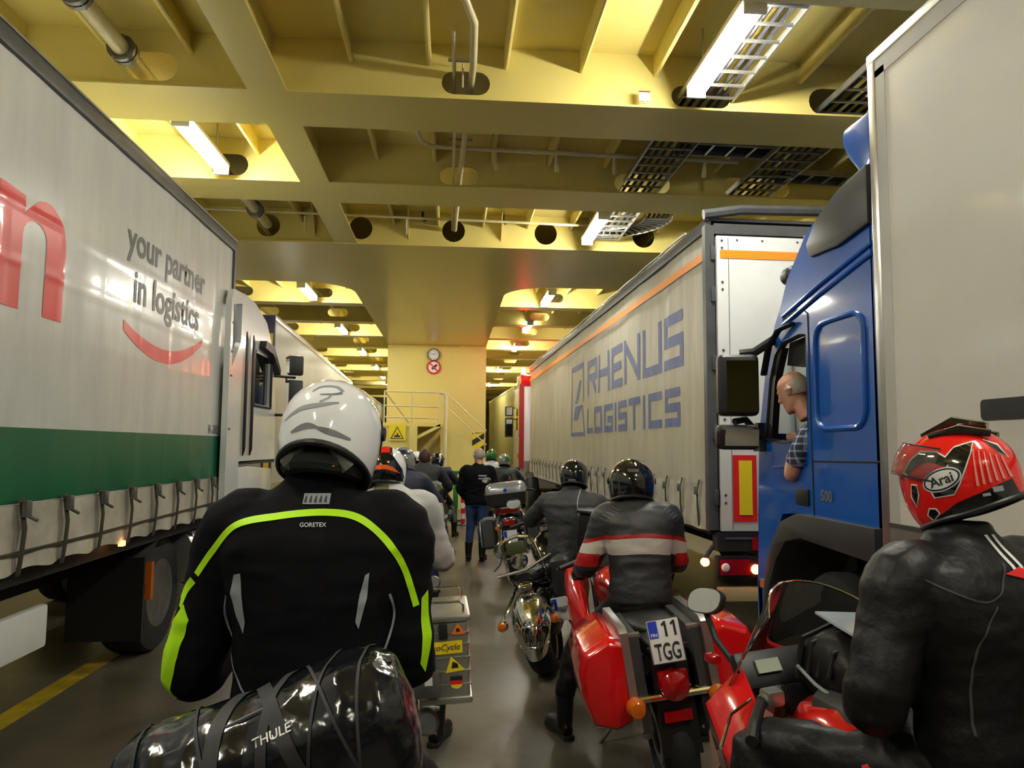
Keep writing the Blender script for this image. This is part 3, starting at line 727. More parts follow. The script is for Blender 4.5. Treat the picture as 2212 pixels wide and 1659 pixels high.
for x0 in (0.02, 2.0):
    MB().bx(x0, x0+0.46, -0.06, 0.02, 0.62, 0.82).build('lamp_cluster', BLACK, rt, bevel=0.01)
    MB().bx(x0+0.03, x0+0.3, -0.07, -0.06, 0.65, 0.79).build('tail_lens', TAILRED, rt)
    MB().lathe([(0.04, -0.075), (0.03, -0.085), (0.001, -0.09)], (x0+0.07, 0, 0.72), 'y', 14).build('reversing_lens', WHITE, rt)
    MB().lathe([(0.045, -0.06), (0.04, -0.085), (0.001, -0.09)], (x0+0.36 if x0 < 1 else x0+0.1, 0, 0.70), 'y', 14).build('tail_lamp', TAILLIT, rt, label='lit red tail lamp')
MB().tube([(0.0, 0.0, 0.9), (-0.06, -0.05, 0.85), (-0.1, -0.06, 0.8)], 0.02, 8).build('marker_arm', RUBBER, rt)
MB().lathe([(0.001, -0.11), (0.03, -0.1), (0.04, -0.07), (0.035, -0.04)], (-0.1, 0, 0.77), 'y', 14).build('side_marker_lamp', TAILLIT, rt, label='lit red side marker lamp')
MB().bx(0.05, 2.45, -0.05, 0.05, 0.41, 0.53).build('bumper_bar', mat('dull_cream_bumper', (0.5, 0.42, 0.22), 0.4), rt, bevel=0.01)
for y in (2.6, 3.9, 5.2):
    for x in (0.2, 2.3): truck_wheel('wheel', rt, (x, y, 0.5), -1 if x < 1 else 1)
MB().bx(-0.02, 0.03, 6.2, 11.2, 0.55, 0.72).build('side_guard', ALU, rt)
ST = lambda u, v, d: (-0.024-d, u, v)
MB().grid(lambda u, v: (-0.024, 0.06+(LL-0.08)*u, 3.60+0.085*v), 60, 1).build('orange_stripe', PRINTORANGE, rc)
# blue block lettering (reads towards the rear)
GL = {'R': [[(0,0),(0,1),(1,1),(1,.52),(.05,.52)], [(.45,.52),(1,0)]], 'H': [[(0,0),(0,1)],[(1,0),(1,1)],[(0,.5),(1,.5)]],
 'E': [[(1,1),(0,1),(0,0),(1,0)],[(0,.5),(.9,.5)]], 'N': [[(0,0),(0,1),(1,0),(1,1)]], 'U': [[(0,1),(0,0),(1,0),(1,1)]],
 'S': [[(1,1),(0,1),(0,.5),(1,.5),(1,0),(0,0)]], 'L': [[(0,1),(0,0),(1,0)]], 'O': [[(0,0),(0,1),(1,1),(1,0),(0,0)]],
 'G': [[(1,1),(0,1),(0,0),(1,0),(1,.45),(.55,.45)]], 'I': [[(0,0),(0,1)]], 'T': [[(0,1),(1,1)],[(.5,1),(.5,0)]], 'C': [[(1,1),(0,1),(0,0),(1,0)]]}
rpr = projector(bvh_of(rc), (1, 0, 0), 0.004, 1.0)
def quad(b, A, B_, C_, D, n=None):
    A, B_, C_, D = [Vector(q) for q in (A, B_, C_, D)]
    nu = max(2, int(max((B_-A).length, (C_-D).length)/0.03)); nv = max(2, int((D-A).length/0.03))
    def fn(u, v):
        p = A.lerp(B_, u).lerp(D.lerp(C_, u), v); return rpr((0, p.x, p.y))
    b.grid(fn, nu, nv)
def block_letter(ch, y, z, w, h, th, gap=None):
    b = MB()
    for pl in GL[ch]:
        for (a, c), (e, f) in zip(pl[:-1], pl[1:]):
            p = Vector((y-th/2-a*(w-th), z+th/2+c*(h-th))); q = Vector((y-th/2-e*(w-th), z+th/2+f*(h-th)))
            d = (q-p).normalized(); n = Vector((-d.y, d.x))*th/2
            if abs(d.x) > 0.1 and abs(d.y) > 0.1: d = d*0
            p2, q2 = p-d*th/2, q+d*th/2
            quad(b, p2-n, q2-n, q2+n, p2+n)
    b.build('letter', PRINTBLUE, rc, flat=True)
def word(s, y, z, h, widths, th, gap):
    for ch, w_ in zip(s, widths):
        block_letter(ch, y, z, w_, h, th); y -= w_+gap
word('RHENUS', 5.72, 2.66, 0.60, [0.76, 0.76, 0.68, 0.80, 0.78, 0.68], 0.115, 0.105)
word('LOGISTICS', 5.74, 2.03, 0.42, [0.48, 0.54, 0.54, 0.095, 0.50, 0.54, 0.11, 0.54, 0.52], 0.095, 0.125)
SY = 7.25
for P_ in ([(SY, 2.0), (SY, 3.3), (SY-0.06, 3.3), (SY-0.06, 2.0)], [(SY, 3.3), (SY-1.2, 3.3), (SY-1.2, 3.2), (SY, 3.2)], [(SY, 2.0), (SY-1.3, 2.0), (SY-1.3, 2.07), (SY, 2.07)],
           [(SY-0.35, 2.6), (SY-0.62, 2.6), (SY-1.0, 3.0), (SY-0.8, 3.0)], [(SY-0.25, 2.3), (SY-0.6, 2.3), (SY-1.05, 2.55), (SY-0.4, 2.55)], [(SY-1.1, 3.25), (SY-1.2, 3.25), (SY-1.2, 2.6), (SY-1.14, 2.6)], [(SY-1.22, 2.05), (SY-1.3, 2.05), (SY-1.1, 2.55), (SY-1.02, 2.55)]):
    lb = MB(); quad(lb, *P_); lb.build('logo_shape', PRINTBLUE, rc, flat=True)

# ---------------------------------------------------------------- red and white tractor ahead of it
ft = thing('truck_tractor', 'white truck cab with red roof and lit red beacon in the distance', 'truck', (1.95, 21.2, 0), (0, 0, R(1.1)))
RC = mat('dark_red_cab_paint', (0.30, 0.012, 0.012), 0.25, coat=0.6)
fp = [(0, 1.4), (0, 3.72), (0.5, 3.85), (1.6, 3.85), (2.0, 3.2), (2.15, 2.2), (2.15, 1.0), (1.9, 0.5), (0.5, 0.6)]
MB().prism(fp, 0.03, 2.45, SX).build('cab_body', WHITEP, ft, bevel=0.03)
MB().bx(0.0, 2.48, -0.05, 1.7, 3.55, 3.9).build('roof_cap', REDP, ft, bevel=0.05)
MB().bx(-0.04, 0.1, -0.12, 0.05, 1.2, 3.6).build('rear_pillar', RC, ft)
MB().lathe([(0.001, 0.2), (0.05, 0.18), (0.075, 0.1), (0.075, 0)], (0.1, 0.1, 3.9), 'z', 14).build('beacon', BEACON, ft, label='lit red roof beacon')
MB().bx(0.02, 0.03, 0.9, 1.8, 2.3, 2.95).build('side_window', DARKGLASS, ft)
for z0, z1 in ((2.75, 3.05), (2.1, 2.7)):
    mm = MB().obox((-0.16, 1.7, (z0+z1)/2), (0.24, 0.14, z1-z0), (0, 0, R(-15))).build('mirror', BLACK, ft, bevel=0.03)
    MB().obox((-0.16, 1.625, (z0+z1)/2), (0.18, 0.01, (z1-z0)*0.8), (0, 0, R(-15))).build('mirror_glass', MIRROR, mm)
    MB().tube([(0.03, 1.7, z1-0.05), (-0.16, 1.7, z1-0.03)], 0.015, 6).build('mirror_arm', BLACK, ft)
MB().bx(0.0, 0.03, 0.3, 0.7, 2.3, 3.0).build('yellow_panel', YELLOW, ft)
MB().obox((-0.02, 0.2, 1.55), (0.08, 0.2, 0.12)).build('indicator', AMBER, ft)
for y in (-1.2, 1.3):
    for x in (0.2, 2.3): truck_wheel('wheel', ft, (x, y, 0.5), -1 if x < 1 else 1)

# ---------------------------------------------------------------- big white box trailer on the right
bt = thing('box_trailer', 'tall plain white box trailer with aluminium edge, nearest on the right', 'trailer', (2.30, 3.83, 0))
MB().bx(0.0, 2.55, -13.4, -0.06, 1.3, 3.95).build('box_body', BOXW, bt)
MB().bx(-0.006, 0.06, -0.075, 0.0, 1.28, 3.99).build('front_corner_post', ALU, bt, bevel=0.012)
MB().bx(-0.004, 0.0, -0.16, -0.075, 1.42, 3.88).build('edge_trim', GREYBOX, bt)
MB().bx(-0.008, 2.56, -13.4, 0.0, 3.94, 4.0).build('roof_rail', ALU, bt, bevel=0.01)
MB().bx(-0.004, 0.0, -13.4, -0.075, 3.84, 3.94).build('edge_trim', GREYBOX, bt)
MB().bx(-0.008, 2.56, -13.4, -0.08, 1.28, 1.42).build('lower_rail', ALU, bt)
MB().bx(-0.016, 0.0, -13.4, -0.08, 1.40, 1.42).build('lower_trim', DARKG, bt)
MB().bx(0.06, 2.5, -0.05, -0.01, 1.1, 3.95).build('front_wall', BOXW, bt)
fb = rrect(-2.6, -0.78, 1.93, 2.02, 0.02)
MB().prism(fb, -0.006, 0.0, SX).build('black_bar', BLACK, bt)
for x in (0.75, 1.75): MB().bx(x-0.07, x+0.07, -13.2, -0.3, 0.75, 1.05).build('chassis_rail', CHASSIS, bt)
for y in (-8.2, -9.5, -10.8):
    for x in (0.2, 2.35): truck_wheel('wheel', bt, (x, y, 0.5), -1 if x < 1 else 1)

# ---------------------------------------------------------------- blue cab
bc = thing('truck_tractor', 'blue truck cab with open side window and black fender on the right', 'truck', (2.40, 4.0, 0))
FEND = mat('grey_black_fender', (0.03, 0.03, 0.032), 0.5, var=0.2, scale=4)
# local (y, z): rear at y=0, front at y=1.75
outer = [(0.0, 1.36), (0.02, 3.40), (0.4, 3.42), (0.8, 3.27), (1.1, 3.02), (1.2, 2.86), (1.32, 2.72), (1.50, 2.38), (1.64, 1.92), (1.68, 1.2), (1.72, 0.8), (1.7, 0.42), (1.62, 0.42), (1.60, 0.80), (1.48, 0.98), (1.40, 1.12), (1.26, 1.33), (1.0, 1.36)]
wn = [(0.84, 1.93), (1.0, 1.86), (1.22, 1.84), (1.53, 1.87), (1.50, 2.02), (1.43, 2.32), (1.33, 2.50), (1.2, 2.58), (0.95, 2.60), (0.84, 2.58)]
for xs in ((0.0, 0.05), (2.42, 2.47)):
    MB().prism(outer, xs[0], xs[1], SX, [wn]).build('side_panel', BLUEP, bc, angle=25)
sk = [(0.02, 3.40), (0.4, 3.42), (0.8, 3.27), (1.1, 3.02), (1.2, 2.86), (1.32, 2.72)]
for (a, b), (c, d) in zip(sk[:-1], sk[1:]):
    MB().add([(0.0, a, b), (2.47, a, b), (2.47, c, d), (0.0, c, d)], [(0, 1, 2, 3)]).build('roof_panel', BLUEP, bc)
MB().add([(0.05, 1.32, 2.72), (2.42, 1.32, 2.72), (2.42, 1.64, 1.92), (0.05, 1.64, 1.92)], [(0, 1, 2, 3)]).build('windscreen', GLASS, bc)
MB().add([(0.0, 1.64, 1.92), (2.47, 1.64, 1.92), (2.47, 1.72, 0.8), (0.0, 1.72, 0.8)], [(0, 1, 2, 3)]).build('front_panel', BLUEP, bc)
MB().bx(0.0, 2.47, 1.62, 1.74, 0.42, 0.8).build('front_bumper', BLUEP, bc, bevel=0.02)
MB().bx(0.0, 2.47, 0.0, 0.03, 1.36, 3.4).build('rear_panel', BLUEP, bc)
MB().bx(0.05, 2.42, 0.03, 1.66, 1.34, 1.38).build('cab_floor', CHASSIS, bc)
MB().bx(0.06, 2.4, 0.03, 0.7, 1.38, 1.9).build('bunk', DARKG, bc)
MB().bx(0.3, 2.3, 1.35, 1.6, 1.4, 1.85).build('dashboard', DARKG, bc, bevel=0.04)
MB().bx(0.3, 0.8, 0.72, 0.82, 1.8, 2.45).build('seat_back', DARKG, bc, bevel=0.04)
MB().tube([(0.53+0.2*math.cos(R(a)), 1.3+0.09*math.sin(R(a)), 1.86+0.18*math.sin(R(a))) for a in range(0, 360, 20)], 0.014, 8, closed=True).build('steering_wheel', BLACK, bc)
# window surround, visor strip, glass stub
MB().tube([(0.045, u, v) for u, v in smooth_path([(p[0], p[1], 0) for p in wn]+[(wn[0][0], wn[0][1], 0)], 60) for u, v in [(u, v)]] if False else [(0.02, p[0], p[1]) for p in wn], 0.022, 8, closed=True).build('window_seal', BLACK, bc)
MB().prism([(1.53, 1.86), (1.44, 1.86), (1.36, 2.3), (1.22, 2.54), (1.33, 2.50), (1.43, 2.32), (1.5, 2.05)], 0.01, 0.06, SX).build('a_pillar_trim', BLACK, bc)
MB().prism([(0.86, 2.42), (1.05, 2.38), (1.3, 2.42), (1.25, 2.58), (0.86, 2.6)], 0.08, 0.1, SX).build('sun_blind', BLACK, bc)
MB().tube([(-0.02, 0.98, 2.68), (-0.05, 1.14, 2.66), (-0.05, 1.32, 2.56), (-0.04, 1.44, 2.36)], 0.028, 8, flat=0.5, side=(1, 0, 0)).build('wind_deflector', BLACK, bc, bevel=0)
MB().prism(wn, 2.44, 2.445, SX).build('far_window', GLASS, bc)
# panel lines
def groove(pts, r=0.007, name='panel_line', m=None): MB().tube([(-0.001, a, b) for a, b in pts], r, 6).build(name, m or BLACK, bc)
BLUED = mat('deep_blue_trim', (0.004, 0.045, 0.26), 0.25, coat=0.6)
groove([(0.78, 1.36), (0.80, 2.72), (0.9, 2.78), (1.18, 2.74)], 0.006)
groove([(0.0, 1.73), (0.78, 1.72)], 0.006)
MB().tube([(-0.004, a, b) for a, b in rrect(0.12, 0.70, 1.93, 2.62, 0.12, 5)], 0.018, 8, closed=True).build('pressed_panel', BLUEP, bc)
for z in (0, 0.06): MB().tube([(-0.006, 0.0, 2.93+z), (-0.008, 0.6, 2.82+z), (-0.006, 1.16, 2.70+z)], 0.014, 8).build('roof_moulding', BLUEP, bc)
MB().tube([(-0.004, 0.86, 1.70), (-0.004, 1.4, 1.66)], 0.008, 6).build('door_crease', BLUEP, bc)
MB().bx(-0.012, 0.0, 0.84, 1.02, 1.42, 1.53).build('door_handle', BLACK, bc, bevel=0.012)
fit_text('500', 'model_number', ALU, bc, (-0.012, 0.66, 1.47), (0, -1, 0), (0, 0, 1), width=0.14, bold=0.02)
# fender arch
ao = [(0.0, 1.36), (0.95, 1.36), (1.2, 1.28), (1.36, 1.1), (1.48, 0.86), (1.55, 0.5)]
ai = [(1.47, 0.5), (1.4, 0.8), (1.28, 1.0), (1.12, 1.15), (0.9, 1.2), (0.1, 1.17), (0.0, 1.17)]
MB().prism(ao+ai, -0.05, 0.5, SX).build('fender', FEND, bc, bevel=0.02)
truck_wheel('wheel', bc, (0.22, 0.72, 0.5), -1); truck_wheel('wheel', bc, (2.25, 0.72, 0.5), 1)
MB().bx(0.05, 0.4, -0.2, 0.1, 0.4, 1.15).build('step_box', FEND, bc, bevel=0.02)
for x in (0.75, 1.7): MB().bx(x-0.06, x+0.06, -1.5, 1.5, 0.78, 1.02).build('chassis_rail', CHASSIS, bc)
MB().bx(-0.012, 0.0, 1.5, 1.66, 0.74, 0.8).build('marker_strip', AMBER, bc)
# roof deflector: black side spoiler and tall blue fin behind it
sp_ = [(0.0, 3.10), (0.35, 3.06), (0.70, 3.08), (0.76, 3.18), (0.60, 3.32), (0.3, 3.42), (0.0, 3.46)]
MB().prism(sp_, -0.03, 0.3, SX).build('roof_spoiler', BLACK, bc, bevel=0.02)
MB().prism([(0.0, 3.40), (0.12, 3.40), (0.15, 3.48), (0.24, 3.58), (0.31, 3.70), (0.30, 3.78), (0.0, 3.78)], 0.0, 0.3, SX).build('air_deflector', BLUEP, bc, bevel=0.03)
MB().bx(0.3, 2.2, 0.0, 0.3, 3.42, 3.74).build('air_deflector', BLUEP, bc, bevel=0.05)
hl = MB().lathe([(0.05, 0.0), (0.07, 0.02), (0.07, 0.1), (0.05, 0.14), (0.001, 0.15)], (0.06, 1.08, 3.06), 'y', 16).build('roof_lamp', BLACK, bc)
MB().lathe([(0.055, 0.141), (0.001, 0.152)], (0.06, 1.08, 3.06), 'y', 14).build('lamp_lens', WHITE, hl)
# mirrors
MB().tube([(0.0, 1.32, 2.62), (-0.12, 1.42, 2.53), (-0.22, 1.46, 2.52)], 0.035, 8).build('mirror_arm', BLACK, bc)
mm = MB().obox((-0.28, 1.36, 2.27), (0.3, 0.14, 0.46), (0, 0, R(-12))).build('mirror', BLACK, bc, bevel=0.05, seg=3)
MB().obox((-0.272, 1.285, 2.26), (0.22, 0.006, 0.38), (0, 0, R(-12))).build('mirror_glass', mat('dark_mirror_glass', (0.18, 0.19, 0.19), 0.03, metal=1.0), mm)
mm = MB().obox((-0.29, 1.36, 1.885), (0.31, 0.14, 0.18), (R(10), 0, R(-12))).build('mirror', BLACK, bc, bevel=0.05, seg=3)
MB().obox((-0.282, 1.285, 1.88), (0.24, 0.006, 0.12), (R(10), 0, R(-12))).build('mirror_glass', MIRROR, mm)
MB().tube([(0.0, 1.58, 1.84), (-0.1, 1.5, 1.95), (-0.2, 1.42, 2.02), (-0.3, 1.38, 2.0)], 0.026, 8).build('mirror_arm', BLACK, bc)
MB().prism([(1.52, 1.78), (1.64, 1.78), (1.6, 2.0), (1.54, 2.0)], -0.05, 0.02, SX).build('mirror_base', BLACK, bc)
# ================================================================ motorcycles
NAVY = mat('navy_plastic', (0.01, 0.012, 0.05), 0.35, coat=0.3)
SILVER = mat('silver_paint', (0.36, 0.38, 0.40), 0.22, metal=0.6, coat=0.6)
GREYG = mat('grey_green_paint', (0.16, 0.17, 0.15), 0.2, metal=0.3, coat=0.6)
VINYL = mat('black_vinyl_seat', (0.012, 0.012, 0.012), 0.45, bump=0.15, bscale=120)
PLATEBLUE = mat('plate_blue', (0.01, 0.04, 0.5), 0.4)
PLATEW = mat('plate_white', (0.7, 0.71, 0.68), 0.35)
BRASS = mat('warm_engine_metal', (0.35, 0.27, 0.14), 0.3, metal=0.9, var=0.3, scale=10)
_wm = {}
def moto_wheel(parent, y, r=0.31, w=0.085, rimm=None, disc=True):
    e = bpy.data.objects.new('wheel', None); C.objects.link(e); e.parent = parent; e.location = (0, y, r); e.empty_display_size = 0.1
    key = (r, w)
    if key not in _wm:
        prof = [(r-0.075+0.075*math.cos(R(a)), w*math.sin(R(a))) for a in range(-100, 101, 20)]+[(r-0.10, w*0.7), (r-0.10, -w*0.7)]
        _wm[key] = (MB().lathe(prof, axis='x', n=40, closed=True).mesh('tyre'),
                    MB().lathe([(r-0.09, w*0.75), (r-0.115, w*0.6), (r-0.12, 0), (r-0.115, -w*0.6), (r-0.09, -w*0.75), (r-0.075, -w*0.4), (r-0.075, w*0.4)], axis='x', n=32, closed=True).mesh('rim'),
                    MB().lathe([(0.001, -0.06), (0.05, -0.06), (0.05, 0.06), (0.001, 0.06)], axis='x', n=16).mesh('hub'),
                    MB().lathe([(0.15, -0.003), (0.15, 0.003), (0.1, 0.003), (0.1, -0.003)], axis='x', n=28, closed=True).mesh('brake_disc'),
                    MB().tube([(0, 0.03, 0.03), (0, 0.0, r-0.11)], [0.02, 0.013], 6).mesh('spoke'))
    a, b, c, d, sp = _wm[key]; rimm = rimm or DULLMETAL
    obj('tyre', a, RUBBER, e); obj('rim', b, rimm, e); obj('hub', c, rimm, e)
    if disc: obj('brake_disc', d, ALU, e).location = (-0.075, 0, 0)
    for k in range(6):
        s = obj('spoke', sp, rimm, e); s.rotation_euler = (R(60*k), 0, 0)
    return e
def ell(cx, cy, cz, rx, rz, n=16, p=2.0, tilt=0.0):
    out = []
    for j in range(n):
        a = 2*PI*j/n; ca, sa = math.cos(a), math.sin(a)
        out.append((cx+rx*math.copysign(abs(ca)**(2/p), ca), cy+tilt*sa, cz+rz*math.copysign(abs(sa)**(2/p), sa)))
    return out
def moto(label, loc, heading=0.0, lean=0.0, paint=None, trim=None, tank=True, seat=True, bars=1.08, screen=True, plate=None, rear=True, mirrors=True, chromed=False, seatz=0.82, tail_lit=False, wheelbase=0.74, engine_m=None, headlamp=True, handle=True):
    """motorcycle heading +y; origin on the ground between the wheels"""
    t = thing('motorcycle', label, 'motorcycle', loc, (0, R(lean), R(heading)))
    paint = paint or BLACKG; trim = trim or BLACK; em = engine_m or DULLMETAL
    moto_wheel(t, -wheelbase, 0.31, 0.09 if not chromed else 0.11); moto_wheel(t, wheelbase, 0.31, 0.065)
    # engine, frame and drive
    MB().obox((0, 0.05, 0.42), (0.34, 0.42, 0.26)).build('engine', em, t, bevel=0.04)
    for k in range(5): MB().obox((0, 0.12, 0.57+0.025*k), (0.3-0.02*k, 0.26, 0.012), (R(-12), 0, 0)).build('cooling_fin', em, t)
    for s in (-1, 1):
        MB().tube([(0.13*s, 0.62, 0.92), (0.16*s, 0.35, 0.72), (0.17*s, 0.0, 0.5), (0.15*s, -0.28, 0.38), (0.11*s, -0.35, 0.62), (0.12*s, -0.75, 0.74)], 0.02, 8).build('frame_tube', trim, t)
        MB().tube([(0.12*s, -0.28, 0.38), (0.12*s, -wheelbase, 0.31)], 0.03, 8).build('swing_arm', ALU, t)
        MB().tube([(0.1*s, wheelbase, 0.31), (0.1*s, wheelbase-0.1, 0.58), (0.1*s, wheelbase-0.24, 0.95)], [0.028, 0.026, 0.022], 10).build('fork_leg', ALU if not chromed else CHROME, t)
        MB().tube([(0.2*s, -0.15, 0.32), (0.3*s, -0.14, 0.3)], 0.014, 8).build('foot_peg', DULLMETAL, t)
    MB().tube([(0.14, 0.25, 0.45), (0.17, 0.3, 0.3), (0.18, 0.0, 0.24), (0.2, -0.35, 0.3), (0.23, -0.6, 0.42)], 0.024, 10).build('exhaust_pipe', CHROME, t)
    MB().tube([(0.23, -0.5, 0.38), (0.24, -0.58, 0.41), (0.25, -0.95, 0.52), (0.25, -1.0, 0.53)], [0.03, 0.055, 0.06, 0.045], 14).build('muffler', CHROME if chromed else DULLMETAL, t)
    MB().tube([(-0.16, -0.05, 0.3), (-0.24, -0.08, 0.12), (-0.36, -0.1, 0.015)], 0.012, 8).build('side_stand', DULLMETAL, t)
    MB().tube([(-wheelbase*0, 0, 0)]*0 or [(0, wheelbase+0.3*math.cos(R(a)), 0.31+0.345*math.sin(R(a))) for a in range(-10, 150, 16)], 0.012, 8, flat=6.5, side=(0, 1, 0)).build('front_mudguard', paint, t)
    if tank:
        MB().loft([ell(0, 0.46, 0.86, 0.05, 0.05), ell(0, 0.4, 0.87, 0.13, 0.11, p=2.4), ell(0, 0.25, 0.9, 0.17, 0.14, p=2.4), ell(0, 0.08, 0.88, 0.155, 0.12, p=2.4), ell(0, -0.06, 0.83, 0.1, 0.08), ell(0, -0.1, 0.81, 0.05, 0.04)]).build('tank', paint, t)
        MB().lathe([(0.04, 0), (0.04, 0.012), (0.001, 0.016)], (0, 0.25, 1.035), 'z', 16).build('filler_cap', CHROME, t)
    if seat:
        MB().loft([ell(0, 0.0, seatz, 0.08, 0.04), ell(0, -0.1, seatz-0.01, 0.13, 0.05, p=3), ell(0, -0.3, seatz-0.01, 0.16, 0.055, p=3), ell(0, -0.42, seatz+0.03, 0.15, 0.06, p=3), ell(0, -0.75, seatz+0.06, 0.12, 0.05, p=3), ell(0, -0.82, seatz+0.06, 0.06, 0.03)]).build('seat', VINYL, t)
    if rear:
        MB().loft([ell(0, -0.35, 0.72, 0.13, 0.06), ell(0, -0.6, 0.76, 0.13, 0.07, p=3), ell(0, -0.9, 0.82, 0.09, 0.05, p=3), ell(0, -0.98, 0.83, 0.05, 0.03)]).build('tail_fairing', paint, t)
        MB().prism([(-0.09, 0.45), (0.09, 0.45), (0.08, 0.78), (-0.08, 0.78)], -0.93, -0.92, lambda u, v, d: (u, d-0.25*(0.78-v)*0.4, v)).build('rear_mudguard', trim, t)
        MB().obox((0, -1.0, 0.80), (0.16, 0.05, 0.075)).build('tail_lamp', TAILLIT if tail_lit else TAILRED, t, bevel=0.015, label='red tail lamp')
        for s in (-1, 1):
            i = MB().tube([(0.05*s, -0.95, 0.74), (0.15*s, -0.96, 0.74)], 0.01, 6).build('indicator_stalk', trim, t)
            MB().lathe([(0.001, -0.035), (0.025, -0.03), (0.032, 0), (0.02, 0.03), (0.001, 0.035)], (0.17*s, -0.97, 0.74), 'y', 12).build('indicator', AMBER, i)
    if plate:
        p = MB().bx(-0.09, 0.09, -1.03, -1.02, 0.52, 0.70).build('number_plate', PLATEW, t)
        MB().bx(-0.085, -0.045, -1.033, -1.03, 0.61, 0.695).build('plate_band', PLATEBLUE, p)
    # bars
    yb = wheelbase-0.3
    if handle: MB().tube([(-0.36, yb-0.12, bars), (-0.22, yb-0.04, bars+0.02), (-0.08, yb, bars-0.05), (0.08, yb, bars-0.05), (0.22, yb-0.04, bars+0.02), (0.36, yb-0.12, bars)], 0.013, 8).build('handlebar', CHROME if chromed else trim, t)
    for s in (-1, 1):
        if not handle: continue
        MB().tube([(0.25*s, yb-0.055, bars+0.015), (0.38*s, yb-0.128, bars)], 0.019, 10).build('grip', BLACK, t)
        MB().tube([(0.22*s, yb+0.0, bars+0.01), (0.3*s, yb+0.02, bars), (0.39*s, yb-0.06, bars-0.01)], [0.01, 0.008, 0.009], 6).build('lever', ALU, t)
        if mirrors:
            MB().tube([(0.22*s, yb-0.03, bars+0.03), (0.26*s, yb+0.03, bars+0.13), (0.3*s, yb+0.02, bars+0.19)], 0.007, 6).build('mirror_stem', CHROME if chromed else trim, t)
            mm = MB().loft([[(0.33*s+0.075*k*math.cos(a), yb+0.05-dy, bars+0.22+0.05*k*math.sin(a)) for a in [2*PI*j/16 for j in range(16)]] for k, dy in ((0.3, 0), (0.85, 0.015), (1, 0.035))]).build('mirror', CHROME if chromed else BLACK, t)
            MB().loft([[(0.33*s+0.07*math.cos(a), yb+0.05-0.036-d, bars+0.22+0.045*math.sin(a)) for a in [2*PI*j/16 for j in range(16)]] for d in (0, 0.002)]).build('mirror_glass', MIRROR, mm)
    if headlamp: MB().lathe([(0.03, -0.12), (0.085, -0.02), (0.09, 0.03), (0.08, 0.05), (0.001, 0.06)], (0, wheelbase-0.08, 0.93), 'y', 20).build('headlamp', CHROME if chromed else trim, t)
    MB().obox((0, yb+0.06, bars-0.02), (0.2, 0.06, 0.1), (R(-30), 0, 0)).build('dash', BLACK, t, bevel=0.02)
    if screen:
        MB().grid(lambda u, v: (0.2*(2*v-1)*(1-0.35*u), yb+0.22-0.2*u-0.12*(2*v-1)**2, bars-0.05+0.32*u), 8, 10).build('windscreen', SMOKE, t)
    return t
def case_box(name, m, parent, c, size, bev=0.04, label=None):
    return MB().obox(c, size).build(name, m, parent, label=label, bevel=bev, seg=3)

# ---- 1. the nearest rider's big bike
b1 = moto('black touring motorcycle under the rider with the white helmet', (-0.42, 2.35, 0), 2, -6, paint=BLACKG, seatz=0.88, bars=1.16, screen=True, mirrors=False)
MB().obox((0, -0.86, 0.98), (0.3, 0.4, 0.02)).build('luggage_rack', BLACK, b1)
for s in (-1, 1):
    MB().tube([(0.15*s, -0.6, 0.95), (0.17*s, -1.1, 1.0), (0.12*s, -1.16, 1.01)], 0.012, 8).build('rack_tube', BLACK, b1)
pc = MB().loft([[(0.2+dx, -0.72+0.24*k*math.cos(a), 0.78+0.30*k*math.sin(a)) for a in [2*PI*j/24 for j in range(24)]] for dx, k in ((0, 0.9), (0.02, 1.0), (0.14, 1.0), (0.2, 0.85), (0.215, 0.6))]).build('side_case', BLACKG, b1)
MB().tube([(0.33, -0.72+0.245*math.cos(R(a)), 0.78+0.305*math.sin(R(a))) for a in range(0, 360, 12)], 0.014, 8, closed=True).build('chrome_trim', CHROME, pc)
MB().loft([[(-0.2-dx, -0.72+0.24*k*math.cos(a), 0.78+0.30*k*math.sin(a)) for a in [2*PI*j/24 for j in range(24)]] for dx, k in ((0, 0.9), (0.02, 1.0), (0.14, 1.0), (0.2, 0.85), (0.215, 0.6))]).build('side_case', BLACKG, b1)

